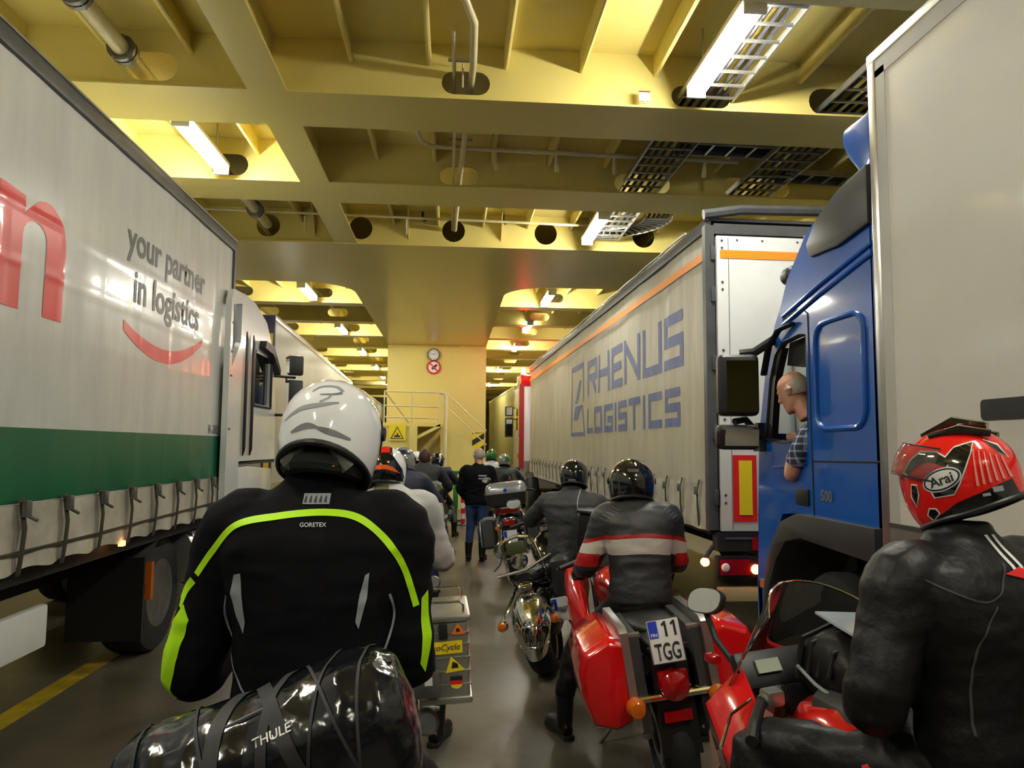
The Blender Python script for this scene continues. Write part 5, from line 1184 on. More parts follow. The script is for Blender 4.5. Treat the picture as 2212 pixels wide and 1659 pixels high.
def gloved_hand(parent, c, d, m, side=1, s=1.0, name='glove'):
    """fist: palm, four curled fingers, thumb; d = forearm direction"""
    d = Vector(d).normalized(); up = Vector((0, 0, 1)); x = d.cross(up).normalized(); u = x.cross(d)
    B = lambda a, b, e: Vector(c)+(x*a*side+d*b+u*e)*s
    mb = MB().tube([B(0, -0.05, 0), B(0, 0.0, 0.0), B(0, 0.05, 0.002), B(0, 0.085, 0.0)], [0.036, 0.04, 0.044, 0.036], 10, flat=0.62)
    for i, L_ in enumerate((0.9, 1.0, 0.95, 0.78)):
        a = -0.032+0.021*i
        mb.tube([B(a, 0.06, 0.004), B(a, 0.06+0.04*L_, 0.0), B(a, 0.07+0.045*L_, -0.03), B(a, 0.05+0.02*L_, -0.048)], [0.012, 0.0115, 0.011, 0.009], 8)
    mb.tube([B(-0.034, 0.01, -0.005), B(-0.05, 0.045, -0.022), B(-0.03, 0.07, -0.04)], [0.014, 0.013, 0.010], 8)
    return obj(name, remesh(mb, name, 0.006, 2), m, parent)
def boot(parent, an, toe, m):
    an, toe = Vector(an), Vector(toe); f = (toe-an); f.z = 0; f.normalize(); z0 = 0.0
    g = Vector((an.x, an.y, 0))
    mb = MB().tube([g-f*0.03+V(0, 0, 0.30), g-f*0.03+V(0, 0, 0.16), g-f*0.03+V(0, 0, 0.06)], [0.062, 0.056, 0.05], 12)
    mb.tube([g-f*0.09+V(0, 0, 0.045), g-f*0.03+V(0, 0, 0.06), g+f*0.08+V(0, 0, 0.055), g+f*0.16+V(0, 0, 0.045), g+f*0.215+V(0, 0, 0.035)], [(0.036, 0.034), (0.058, 0.046), (0.052, 0.05), (0.042, 0.05), (0.024, 0.03)], 12)
    o = obj('boot', remesh(mb, 'boot', 0.010, 3), m, parent)
    sm_ = MB().loft([[g+f*a+V(-f.y, f.x, 0)*b+V(0, 0, z) for a, b in ((-0.115, 0.0), (-0.1, 0.036), (0.02, 0.036), (0.12, 0.05), (0.2, 0.036), (0.235, 0), (0.2, -0.036), (0.12, -0.05), (0.02, -0.036), (-0.1, -0.036))] for z in (0.0, 0.024)])
    sm_.build('sole', RUBBER, o)
    return o
def body(t, J, jm, tm, vox=0.014, fold=0.006, wide=1.0, seed=1, hem=0.04, arm=1.0, leg=1.0, sleeve_m=None):
    P, N = Vector(J['pelvis']), Vector(J['neck']); sp = N-P; sd = (Vector(J['shR'])-Vector(J['shL'])).normalized(); d = sp.normalized(); fr = d.cross(sd).normalized()*-1
    if fr.y < 0 and J.get('front', 1): fr = -fr
    bend = J.get('bend', 0.03)
    mb = MB(); rings = []
    for tt, rx, ry, dy in ((-hem, .185, .135, 0), (0.08, .195, .145, 0), (0.25, .185, .138, -.005), (0.45, .188, .136, -.02), (0.62, .21, .14, -.03), (0.78, .232, .138, -.03), (0.88, .225, .122, -.022), (0.95, .175, .1, -.012), (1.0, .112, .088, 0), (1.06, .078, .078, 0.01), (1.11, .075, .075, 0.015)):
        c = P+sp*tt+fr*(dy*(1 if bend else 0))
        rings.append([c+sd*rx*wide*math.copysign(abs(math.cos(a))**0.8, math.cos(a))+fr*ry*math.copysign(abs(math.sin(a))**0.9, math.sin(a)) for a in [2*PI*j/24 for j in range(24)]])
    mb.loft(rings)
    for q in 'LR':
        S, E_, W = Vector(J['sh'+q]), Vector(J['el'+q]), Vector(J['wr'+q])
        inn = S+(P+sp*0.86-S)*0.45
        mb.tube(smooth_path([inn, S, S.lerp(E_, 0.45), E_, E_.lerp(W, 0.5), W], 20), [arm*r for r in [0.085, 0.09, 0.092, 0.092, 0.09, 0.088, 0.085, 0.082, 0.08, 0.078, 0.076, 0.075, 0.075, 0.073, 0.07, 0.066, 0.062, 0.058, 0.054, 0.05, 0.048]], 14)
    jk = obj('jacket', remesh(mb, 'jacket', vox, 5, fold, seed=seed), jm, t)
    mb = MB()
    mb.loft([[P+d*tt+sd*rx*math.cos(a)+fr*ry*math.sin(a) for a in [2*PI*j/20 for j in range(20)]] for tt, rx, ry in ((-0.10, .12, .1), (-0.05, .17, .13), (0.03, .18, .132), (0.12, .175, .13))])
    for q in 'LR':
        H_, K, A = Vector(J['hip'+q]), Vector(J['kn'+q]), Vector(J['an'+q])
        mb.tube(smooth_path([H_.lerp(P, 0.3), H_, H_.lerp(K, 0.5), K, K.lerp(A, 0.45), A], 20), [leg*r for r in [0.10, 0.105, 0.108, 0.108, 0.106, 0.102, 0.098, 0.094, 0.09, 0.086, 0.082, 0.08, 0.08, 0.08, 0.08, 0.078, 0.075, 0.072, 0.07, 0.068, 0.066]], 14)
    tr_ = obj('trousers', remesh(mb, 'trousers', vox, 4, fold, (9, 9, 12), seed+3), tm, t)
    return jk, tr_
def rider(label, loc, heading, seat=0.82, lean=12, hands=None, feet=None, knees=None, jm=JBLACK, tm=TROUSER, vox=0.014, fold=0.006, wide=1.0, torso=0.60, head=None, roll=0, seed=1, elbows=None, sw=0.205, boots=BOOT, arm=1.0, hem=0.04, legs=1.0):
    """seated rider facing +y, origin on the ground below the pelvis"""
    t = thing('person', label, 'person', loc, (0, 0, R(heading)))
    pz = seat+0.11; P = Vector((0, 0, pz)); a = R(lean); rl = R(roll)
    N = P+Vector((math.sin(rl)*torso, math.sin(a)*torso, math.cos(a)*math.cos(rl)*torso))
    J = {'pelvis': P, 'neck': N}
    d = (N-P).normalized()
    hands = hands or ((-0.33, 0.52, 1.06), (0.33, 0.52, 1.06)); feet = feet or ((-0.36, 0.12, 0), (0.36, 0.12, 0)); knees = knees or ((-0.27, 0.40, 0.62), (0.27, 0.40, 0.62))
    for i, (q, s) in enumerate((('L', -1), ('R', 1))):
        J['sh'+q] = P+(N-P)*0.84+Vector((sw*s, 0, 0)); J['wr'+q] = Vector(hands[i])
        J['el'+q] = Vector(elbows[i]) if elbows else (J['sh'+q].lerp(J['wr'+q], 0.5)+Vector((0.11*s, -0.03, -0.07)))
        J['hip'+q] = P+Vector((0.1*s, 0.02, -0.03)); J['kn'+q] = Vector(knees[i]); f = Vector(feet[i]); J['an'+q] = f+Vector((0, -0.03, 0.24))
    jk, tr_ = body(t, J, jm, tm, vox, fold, wide, seed, hem, arm, legs)
    for i, q in enumerate('LR'):
        f = Vector(feet[i]); boot(t, f, f+Vector(((-0.06 if i == 0 else 0.06), 0.2, 0)), boots)
        w_ = J['wr'+q]; gloved_hand(t, w_+(w_-J['el'+q]).normalized()*0.06, w_-J['el'+q], GLOVE, 1 if q == 'R' else -1)
    return t, jk, tr_, J

# ---------------------------------------------------------------- 1. white-helmet rider, seen from behind
p1, j1, t1, J1 = rider('rider in black jacket with neon yellow piping and white helmet, nearest on the left', (-0.375, 2.12, 0), 0, seat=0.90, lean=3, jm=JBLACK, vox=0.011, fold=0.005, wide=1.10, torso=0.66, sw=0.225, arm=1.08,
    elbows=((-0.33, 0.06, 1.18), (0.255, 0.06, 1.20)), hands=((-0.32, 0.34, 1.14), (0.27, 0.34, 1.15)), feet=((-0.42, 0.1, 0), (0.40, 0.12, 0)), knees=((-0.30, 0.40, 0.70), (0.28, 0.42, 0.70)), seed=2)
h1, hp1 = helmet(p1, (0.028, 0.07, 1.835), yaw=-6, pitch=-17, roll=3, shell=HWHITE, s=1.08, back=117, side=137)
MB().tube([(0.09*math.cos(R(a)), -0.02+0.09*math.sin(R(a)), -0.115) for a in range(180, 361, 15)], 0.03, 10).build('neck_roll', LINING, h1)
for s in (-1, 1):
    MB().tube([(0.085*s, -0.09, -0.125), (0.06*s, -0.105, -0.10), (0.035*s, -0.118, -0.085)], [0.022, 0.02, 0.01], 8).build('lining_pad', LINGREY, h1)
MB().obox((0.04, -0.118, -0.125), (0.03, 0.01, 0.01)).build('lining_tag', mat('orange_tag', (0.8, 0.25, 0.02), 0.6), h1)
hb1 = bvh_of(h1); ph1 = projector(hb1, (0, 1, 0), 0.0015)
PALEGREY = mat('pale_grey_helmet_print', (0.34, 0.35, 0.37), 0.15, coat=1.0); MIDGREY = mat('mid_grey_helmet_print', (0.20, 0.21, 0.22), 0.15, coat=1.0)
ribbon([(-0.03, 0, 0.07), (-0.01, 0, 0.09), (0.03, 0, 0.095), (0.05, 0, 0.08)], lambda t: 0.006+0.004*t, 'helmet_graphic', PALEGREY, h1, ph1, (0, 1, 0), n=24)
ribbon([(-0.005, 0, 0.06), (0.03, 0, 0.065), (0.05, 0, 0.075)], lambda t: 0.003+0.006*t, 'helmet_graphic', MIDGREY, h1, ph1, (0, 1, 0), n=20)
ribbon([(0.0, 0, 0.035), (0.02, 0, 0.05), (0.025, 0, 0.065)], lambda t: 0.006, 'helmet_graphic', PALEGREY, h1, ph1, (0, 1, 0), n=20)
ribbon([(-0.10, 0, -0.01), (-0.05, 0, 0.015), (0.0, 0, 0.025), (0.05, 0, 0.04)], lambda t: 0.004+0.010*math.sin(PI*t), 'helmet_graphic', PALEGREY, h1, ph1, (0, 1, 0), n=30)
ribbon([(-0.07, 0, -0.05), (-0.02, 0, -0.035), (0.03, 0, -0.045), (0.09, 0, -0.055)], lambda t: 0.006+0.016*math.sin(PI*t)*abs(math.sin(5*t+0.6)), 'helmet_graphic', MIDGREY, h1, ph1, (0, 1, 0), n=40)
bj1 = bvh_of(j1); pj1 = projector(bj1, (0, 1, 0), 0.003)
zN = J1['neck'].z; zs = J1['shL'].z
ribbon([(-0.30, 0, zs-0.11), (-0.255, 0, zs-0.045), (-0.19, 0, zs+0.025), (-0.08, 0, zs+0.05), (0.04, 0, zs+0.06), (0.13, 0, zs+0.045), (0.20, 0, zs-0.01), (0.25, 0, zs-0.09), (0.285, 0, zs-0.20)], lambda t: 0.017, 'neon_piping', NEON, j1, pj1, (0, 1, 0), n=110)
pl1 = projector(bj1, (0.75, 0.66, 0), 0.003)
decal([(0, 0.14), (0.05, 0.20), (0.075, 0.16), (0.04, 0.02), (0.0, -0.06), (-0.03, -0.07), (-0.02, 0.04)], 'neon_patch', NEON, j1, lambda u, v: V(-0.36+u*0.66, 0.02-u*0.75, zs-0.39+v), pl1, cuts=4)
pr1 = projector(bj1, (-0.6, 0.8, 0), 0.003)
decal([(-0.02, 0.12), (0.01, 0.14), (0.035, 0.02), (0.02, -0.09), (-0.01, -0.06)], 'neon_patch', NEON, j1, lambda u, v: V(0.30+u, 0.0, zs-0.30+v), pr1, cuts=4)
decal([(-0.185, -0.10), (-0.165, -0.095), (-0.16, -0.15), (-0.150, -0.22), (-0.155, -0.25), (-0.175, -0.21), (-0.195, -0.15)], 'reflective_patch', REFL, j1, lambda u, v: V(u, 0, zs+v), pj1, cuts=4)
decal([(0.155, -0.10), (0.165, -0.095), (0.16, -0.16), (0.14, -0.24), (0.132, -0.22), (0.142, -0.15)], 'reflective_patch', REFL, j1, lambda u, v: V(u, 0, zs+v), pj1, cuts=4)
for s in (-1, 1):
    ribbon([(0.215*s, 0, zs-0.16), (0.225*s, 0, zs-0.23), (0.19*s, 0, zs-0.34), (0.13*s, 0, zs-0.42)], 0.006, 'seam_piping', REFL, j1, pj1, (0, 1, 0), n=40)
decal([(0.025, 0.025), (0.095, 0.025), (0.095, 0.052), (0.025, 0.052)], 'label_patch', REFL, j1, lambda u, v: V(u-0.045, 0, zs+v+0.055), pj1, cuts=3)
for k in range(5): decal([(0.028+0.013*k, 0.030), (0.036+0.013*k, 0.028), (0.034+0.013*k, 0.048), (0.030+0.013*k, 0.044)], 'label_mark', DARKG, j1, lambda u, v: V(u-0.045, -0.002, zs+v+0.055), projector(bj1, (0, 1, 0), 0.005), cuts=1)
fit_text('GORETEX', 'chest_lettering', PLATEW, j1, (-0.018, 0, zs+0.024), (1, 0, 0), (0, 0, 1), width=0.068, proj=projector(bj1, (0, 1, 0), 0.004), bold=0.01)

ribbon([(-0.355, 0, zs-0.20), (-0.335, 0, zs-0.155), (-0.31, 0, zs-0.125)], lambda t: 0.022, 'neon_piping', NEON, j1, pj1, (0, 1, 0), n=16)
# ---------------------------------------------------------------- 2. rider on the red tourer
def striped():
    M = bpy.data.materials.new('striped_leather'); M.use_nodes = True; nt = M.node_tree; b = nt.nodes['Principled BSDF']
    b.inputs['Roughness'].default_value = 0.5
    tcn = nt.nodes.new('ShaderNodeTexCoord'); sx = nt.nodes.new('ShaderNodeSeparateXYZ'); nt.links.new(tcn.outputs['Object'], sx.inputs[0])
    ab = nt.nodes.new('ShaderNodeMath'); ab.operation = 'ABSOLUTE'; nt.links.new(sx.outputs['X'], ab.inputs[0])
    sq = nt.nodes.new('ShaderNodeMath'); sq.operation = 'POWER'; nt.links.new(ab.outputs[0], sq.inputs[0]); sq.inputs[1].default_value = 2.0
    mu = nt.nodes.new('ShaderNodeMath'); mu.operation = 'MULTIPLY_ADD'; nt.links.new(sq.outputs[0], mu.inputs[0]); mu.inputs[1].default_value = 0.55; nt.links.new(sx.outputs['Z'], mu.inputs[2])
    mr = nt.nodes.new('ShaderNodeMapRange'); nt.links.new(mu.outputs[0], mr.inputs['Value']); mr.inputs['From Min'].default_value = 0.9; mr.inputs['From Max'].default_value = 1.5
    r = nt.nodes.new('ShaderNodeValToRGB'); r.color_ramp.interpolation = 'CONSTANT'; nt.links.new(mr.outputs[0], r.inputs[0])
    z = lambda q: (q-0.9)/0.6
    e = r.color_ramp.elements; e[0].position = 0; e[0].color = (0.02, 0.021, 0.022, 1); e[1].position = z(1.19); e[1].color = (0.50, 0.49, 0.43, 1)
    for p_, c in ((z(1.28), (0.36, 0.012, 0.012, 1)), (z(1.305), (0.03, 0.031, 0.032, 1))):
        n = e.new(p_); n.color = c
    # sleeves: red below the white
    gt = nt.nodes.new('ShaderNodeMath'); gt.operation = 'GREATER_THAN'; nt.links.new(ab.outputs[0], gt.inputs[0]); gt.inputs[1].default_value = 0.235
    lt_ = nt.nodes.new('ShaderNodeMath'); lt_.operation = 'LESS_THAN'; nt.links.new(sx.outputs['Z'], lt_.inputs[0]); lt_.inputs[1].default_value = 1.17
    g2 = nt.nodes.new('ShaderNodeMath'); g2.operation = 'GREATER_THAN'; nt.links.new(sx.outputs['Z'], g2.inputs[0]); g2.inputs[1].default_value = 1.09
    m1 = nt.nodes.new('ShaderNodeMath'); m1.operation = 'MULTIPLY'; nt.links.new(gt.outputs[0], m1.inputs[0]); nt.links.new(lt_.outputs[0], m1.inputs[1])
    m2 = nt.nodes.new('ShaderNodeMath'); m2.operation = 'MULTIPLY'; nt.links.new(m1.outputs[0], m2.inputs[0]); nt.links.new(g2.outputs[0], m2.inputs[1])
    mx = nt.nodes.new('ShaderNodeMix'); mx.data_type = 'RGBA'; nt.links.new(m2.outputs[0], mx.inputs['Factor']); nt.links.new(r.outputs[0], mx.inputs['A']); mx.inputs['B'].default_value = (0.42, 0.012, 0.012, 1)
    nt.links.new(mx.outputs['Result'], b.inputs['Base Color'])
    n2 = nt.nodes.new('ShaderNodeTexNoise'); n2.inputs['Scale'].default_value = 40; bp = nt.nodes.new('ShaderNodeBump'); bp.inputs['Strength'].default_value = 0.2; bp.inputs['Distance'].default_value = 0.01
    nt.links.new(n2.outputs['Fac'], bp.inputs['Height']); nt.links.new(bp.outputs[0], b.inputs['Normal'])
    return M
STRIPE = striped()
p2, j2, t2, J2 = rider('rider in black leather jacket with white and red chest band and black helmet', (1.12, 4.36, 0), 0, seat=0.80, lean=10, jm=STRIPE, tm=JLEATHER, vox=0.012, fold=0.005, torso=0.57, wide=0.96, sw=0.185,
    hands=((-0.27, 0.52, 1.0), (0.32, 0.52, 1.02)), elbows=((-0.285, 0.16, 1.10), (0.27, 0.18, 1.12)), feet=((-0.40, 0.42, 0), (0.48, 0.36, 0)), knees=((-0.30, 0.40, 0.56), (0.30, 0.46, 0.62)), seed=5, legs=0.92)
h2, _ = helmet(p2, (-0.015, 0.15, 1.585), yaw=-10, pitch=-4, shell=HBLACK, s=1.06)
for s in (-1, 1):
    for k in range(5):
        a = V(s*(0.16+0.018*k), 0, J2['shL'].z+0.075-0.016*k); bb = bvh_of(j2)
        ribbon([a+V(-0.03*s, 0, -0.03), a+V(0.012*s, 0, 0.0)], 0.005, 'stretch_rib', GREYP, j2, projector(bb, (0, 1, -0.25), 0.003), (0, 1, 0), n=8)
decal([(-0.03, 0), (0.03, 0), (0.035, 0.02), (-0.035, 0.02)], 'rear_vent', DARKG, h2, lambda u, v: V(u, 0, 0.06+v), projector(bvh_of(h2), (0, 1, 0), 0.003), cuts=2)
MB().tube([(-0.07, -0.05, 0.115), (0, -0.09, 0.118), (0.07, -0.05, 0.115)], [0.008, 0.014, 0.008], 8).build('helmet_spoiler', HBLACK, h2)

# ---------------------------------------------------------------- 3. red-helmet rider, nearest on the right
p3, j3, t3, J3 = rider('rider in plain black leather with red and black patterned helmet, nearest on the right', (1.47, 1.95, 0), 12, seat=0.86, lean=8, jm=JLEATHER, tm=JLEATHER, vox=0.011, fold=0.004, wide=1.12, torso=0.57, sw=0.23, arm=1.08,
    hands=((-0.12, 0.28, 1.06), (0.30, 0.42, 1.04)), elbows=((-0.35, 0.05, 1.14), (0.40, 0.10, 1.14)), feet=((-0.42, 0.14, 0), (0.42, 0.2, 0)), knees=((-0.42, 0.46, 0.86), (0.30, 0.45, 0.74)), seed=9, legs=1.08)
h3, hp3 = helmet(p3, (0.015, 0.10, 1.73), yaw=32, pitch=-14, roll=2, shell=HRED, s=0.97, vis_m=VISOR, visor_open=True, back=124, side=138, front=150)
hb3 = bvh_of(h3); L3 = projector(hb3, (1, 0, 0), 0.002); L4 = projector(hb3, (1, 0, 0), 0.0035); L5 = projector(hb3, (1, 0, 0), 0.005)
SIDE = lambda u, v: V(-0.1, u, v)       # u forward, v up, on the left side of the shell
def panel(poly, white=True):
    cx = sum(p[0] for p in poly)/len(poly); cy = sum(p[1] for p in poly)/len(poly)
    if white:
        big = []
        for x, y in poly:
            d = Vector((x-cx, y-cy)); L_ = d.length or 1; d = d/L_*(L_+0.0045); big.append((cx+d.x, cy+d.y))
        decal(big, 'graphic_outline', PLATEW, h3, SIDE, L3, cuts=4)
    decal(poly, 'graphic_panel', HBLACK, h3, SIDE, L4, cuts=4)
panel([(0.055, 0.075), (0.085, 0.06), (0.115, 0.03), (0.105, 0.02), (0.075, 0.04), (0.04, 0.045), (0.0, 0.02), (-0.015, 0.035), (0.015, 0.065)])
panel([(-0.005, 0.045), (-0.03, 0.068), (-0.075, 0.075), (-0.065, 0.045), (-0.045, 0.01), (-0.02, -0.03), (0.0, -0.055), (0.05, -0.055), (0.055, -0.035), (0.02, -0.028), (-0.012, -0.005)])
panel([(0.105, -0.01), (0.115, -0.04), (0.11, -0.07), (0.095, -0.04), (0.09, -0.015)])
panel([(0.075, -0.085), (0.085, -0.10), (0.075, -0.115), (0.055, -0.10), (0.06, -0.088)])
panel([(0.05, -0.105), (0.0, -0.08), (-0.06, -0.065), (-0.135, -0.04), (-0.14, -0.09), (-0.08, -0.13), (0.05, -0.14), (0.10, -0.13)], False)
panel([(-0.1, 0.075), (-0.125, 0.055), (-0.14, 0.02), (-0.125, 0.035)])
for k in range(6):
    x = -0.075-0.011*k
    decal([(x, 0.055-0.006*k), (x+0.003, 0.055-0.006*k), (x+0.018-0.004*k, -0.045+0.002*k), (x+0.012-0.004*k, -0.047+0.002*k)], 'graphic_line', mat('pale_red_print', (0.75, 0.25, 0.22), 0.2, coat=1.0), h3, SIDE, L4, cuts=4)
def oval(rx, ry, n=28, tl=0.15): return [(0.02+rx*math.cos(2*PI*i/n)*1.0, -0.012+ry*math.sin(2*PI*i/n)-tl*rx*math.cos(2*PI*i/n)) for i in range(n)]
decal(oval(0.052, 0.031), 'logo_border', PLATEW, h3, SIDE, L5, cuts=3)
decal(oval(0.049, 0.028), 'logo_ring', NAVY, h3, SIDE, projector(hb3, (1, 0, 0), 0.0058), cuts=3)
decal(oval(0.044, 0.0235), 'logo_ground', PLATEW, h3, SIDE, projector(hb3, (1, 0, 0), 0.0066), cuts=3)
fit_text('Arai', 'logo_lettering', SIGNBLACK, h3, (-0.1, 0.052, -0.030), (0, -1, 0.15), (0, 0.15, 1), width=0.066, proj=projector(hb3, (1, 0, 0), 0.0078), bold=0.02, shear=0.1)
for x, y, w_, h_ in ((-0.10, -0.062, 0.022, 0.014), (-0.072, -0.072, 0.018, 0.008)):
    decal([(x-w_/2, y-h_/2), (x+w_/2, y-h_/2), (x+w_/2, y+h_/2), (x-w_/2, y+h_/2)], 'rear_sticker', REFL, h3, SIDE, projector(hb3, (1, 0, 0), 0.004), cuts=2)
MB().tube([(-0.07, 0.03, 0.118), (-0.075, -0.05, 0.118), (-0.06, -0.12, 0.09)], [0.008, 0.014, 0.01], 8).build('vent_duct', HBLACK, h3)
MB().tube([(0.07, 0.03, 0.118), (0.075, -0.05, 0.118), (0.06, -0.12, 0.09)], [0.008, 0.014, 0.01], 8).build('vent_duct', HBLACK, h3)
MB().tube([(0.0, 0.06, 0.128), (0.0, -0.03, 0.146), (0.0, -0.11, 0.115)], [0.01, 0.022, 0.014], 8, flat=1.6).build('top_vent', HBLACK, h3)
bj3 = bvh_of(j3); pj3 = projector(bj3, (0, 1, 0), 0.003)
zs3 = J3['shL'].z
for x in (0.0, 0.028): ribbon([(x+0.0, 0, zs3+0.125), (x+0.0, 0, zs3+0.03)], 0.012, 'white_stripe', PLATEW, j3, pj3, (0, 1, 0), n=14)
decal([(-0.02, 0.035), (0.05, 0.05), (0.11, 0.035), (0.05, 0.022)], 'red_badge', SIGNRED, j3, lambda u, v: V(u*0.8-0.025, 0, zs3+v), projector(bj3, (0, 1, 0), 0.005), cuts=3)
for pth in ([(-0.25, 0, zs3+0.02), (-0.12, 0, zs3-0.03), (-0.02, 0, zs3+0.06)], [(-0.10, 0, zs3-0.04), (-0.16, 0, zs3-0.16), (-0.17, 0, zs3-0.36)], [(0.12, 0, zs3-0.02), (0.18, 0, zs3-0.16), (0.17, 0, zs3-0.36)]):
    ribbon(pth, 0.005, 'seam', DARKG, j3, pj3, (0, 1, 0), n=30)
# tank bag with clear map pocket
tb = thing('tank_bag', 'black ribbed tank bag with clear map cover on the red sport motorcycle', 'bag', (1.31, 2.36, 0.98), (R(6), 0, R(10)))
MB().loft([ell(0, 0.17, 0.08, 0.08, 0.06, p=3), ell(0, 0.14, 0.10, 0.13, 0.10, p=3), ell(0, 0.0, 0.12, 0.15, 0.13, p=3), ell(0, -0.13, 0.09, 0.13, 0.09, p=3), ell(0, -0.16, 0.07, 0.08, 0.05, p=3)]).build('bag_body', JLEATHER, tb)
for k in range(4):
    MB().tube([(-0.15, 0.10-0.05*k, 0.06+0.02*k), (-0.13, 0.11-0.05*k, 0.19), (0.0, 0.11-0.05*k, 0.235), (0.13, 0.11-0.05*k, 0.19)], 0.008, 8).build('bag_rib', BLACK, tb)
MB().obox((0.03, 0.02, 0.252), (0.22, 0.2, 0.008), (R(4), R(4), 0)).build('map_pocket', mat('clear_map_cover', (0.42, 0.47, 0.52), 0.12, coat=0.6), tb)
MB().tube([(-0.152, 0.10, 0.10), (-0.158, 0.0, 0.08), (-0.14, -0.12, 0.06)], 0.006, 8).build('bag_zip', REFL, tb)

# ---------------------------------------------------------------- 4. black-helmet rider on the cruiser
p4_, j4, t4, J4 = rider('rider in charcoal jacket with black helmet on the chrome-fendered cruiser', (1.10, 6.75, 0), -10, seat=0.70, lean=9, jm=JGREY, vox=0.016, fold=0.007, wide=1.18, torso=0.58, seed=12, sw=0.23,
    hands=((-0.34, 0.5, 1.08), (0.36, 0.5, 1.08)), feet=((-0.47, 0.40, 0), (0.45, 0.4, 0)), knees=((-0.34, 0.42, 0.52), (0.32, 0.44, 0.55)))
h4, _ = helmet(p4_, (0.02, 0.15, 1.545), yaw=-8, pitch=-6, shell=HBLACK, s=1.0)
decal([(-0.035, 0), (0.035, 0), (0.03, 0.022), (-0.03, 0.022)], 'rear_label', LINGREY, h4, lambda u, v: V(u, 0, -0.07+v), projector(bvh_of(h4), (0, 1, 0), 0.003), cuts=2)
ribbon([(0.08, 0, J4['shL'].z+0.13), (0.05, 0, J4['shL'].z+0.02), (0.06, 0, J4['shL'].z-0.1)], 0.008, 'seam_piping', REFL, j4, projector(bvh_of(j4), (0, 1, 0), 0.004), (0, 1, 0), n=20)
# pillion pack with dials in front of the striped rider
pk = thing('bag', 'black luggage pack with round badges strapped behind the charcoal-jacket rider', 'bag', (1.33, 6.35, 0.86), (0, R(4), R(-14)))
MB().obox((0, 0, 0.19), (0.5, 0.3, 0.38)).build('pack_body', JLEATHER, pk, bevel=0.06, seg=3)
for x, c_ in ((-0.12, 1.0), (0.06, 0.9)): MB().lathe([(0.055*c_, 0), (0.05*c_, -0.012), (0.001, -0.014)], (x, -0.15, 0.26), 'y', 18).build('round_badge', LINGREY, pk)
MB().obox((0.0, 0, 0.385), (0.54, 0.33, 0.03)).build('pack_lid', BLACK, pk, bevel=0.012)

# ---------------------------------------------------------------- 5. man standing in the aisle
p5 = thing('person', 'bald man in black jacket and blue jeans standing in the aisle between the bikes', 'person', (0.41, 11.95, 0), (0, 0, R(-8)))
J5 = {'pelvis': (0, 0, 0.95), 'neck': (0.02, 0.03, 1.48), 'shL': (-0.19, 0.02, 1.41), 'shR': (0.21, 0.02, 1.41), 'elL': (-0.27, 0.03, 1.13), 'elR': (0.29, 0.03, 1.13), 'wrL': (-0.20, 0.16, 0.96), 'wrR': (0.24, 0.14, 0.94),
      'hipL': (-0.09, 0, 0.92), 'hipR': (0.09, 0, 0.92), 'knL': (-0.1, 0.04, 0.50), 'knR': (0.09, 0.02, 0.5), 'anL': (-0.12, -0.02, 0.14), 'anR': (0.1, 0.0, 0.14)}
j5, t5 = body(p5, J5, JBLACK, JEANS, 0.018, 0.006, 1.02, 15, hem=0.14, leg=0.85)
boot(p5, (-0.12, 0, 0), (-0.14, 0.2, 0), BOOT); boot(p5, (0.1, 0, 0), (0.12, 0.2, 0), BOOT)
gloved_hand(p5, (-0.18, 0.2, 0.90), (0.1, 0.3, -0.6), SKIN, -1, name='hand'); gloved_hand(p5, (0.23, 0.18, 0.88), (-0.1, 0.3, -0.6), SKIN, 1, name='hand')
face_head(p5, (0.02, 0.06, 1.655), yaw=25, pitch=-8, hair=HAIRG, bald=True, s=1.05)
for dz, w_ in ((0.0, 0.13), (-0.045, 0.10)):
    decal([(-0.0, dz), (w_, dz), (w_, dz+0.022), (0.0, dz+0.022)], 'back_print', REFL, j5, lambda u, v: V(u+0.04, 0, 1.33+v), projector(bvh_of(j5), (0, 1, 0), 0.004), cuts=2)

# ---------------------------------------------------------------- 6. rider with orange and black helmet
p6, j6, t6, J6 = rider('rider in white and grey jacket with black, orange and white helmet', (-0.36, 4.32, 0), 0, seat=0.84, lean=8, jm=JWHITE, vox=0.014, fold=0.005, torso=0.60, wide=1.0,
    hands=((-0.34, 0.54, 1.14), (0.34, 0.5, 1.12)), elbows=((-0.36, 0.2, 1.2), (0.31, 0.16, 1.14)), feet=((-0.42, 0.3, 0), (0.30, 0.40, 0)), knees=((-0.3, 0.45, 0.66), (0.24, 0.44, 0.64)), seed=21)
h6, _ = helmet(p6, (-0.03, 0.14, 1.665), yaw=-2, pitch=-6, shell=HWHITE, s=0.94, back=122)
hb6 = bvh_of(h6); b6p = projector(hb6, (0, 1, 0), 0.002); b6q = projector(hb6, (0, 1, 0), 0.004)
HORANGE = mat('orange_helmet_print', (0.85, 0.12, 0.01), 0.15, coat=1.0)
decal([(-0.04, 0.135), (0.04, 0.135), (0.055, 0.07), (0.11, -0.01), (0.12, -0.08), (-0.12, -0.08), (-0.11, -0.01), (-0.055, 0.07)], 'graphic_panel', HBLACK, h6, lambda u, v: V(u, 0, v), b6p, cuts=5)
decal([(-0.03, 0.13), (0.03, 0.13), (0.035, 0.085), (-0.035, 0.085)], 'graphic_panel', HRED, h6, lambda u, v: V(u, 0, v), b6q, cuts=4)
decal([(-0.10, -0.035), (-0.06, 0.0), (-0.02, 0.012), (0.02, 0.012), (0.06, 0.0), (0.10, -0.035), (0.07, -0.025), (0.03, -0.015), (-0.03, -0.015), (-0.07, -0.025)], 'graphic_panel', HORANGE, h6, lambda u, v: V(u, 0, v), b6q, cuts=4)
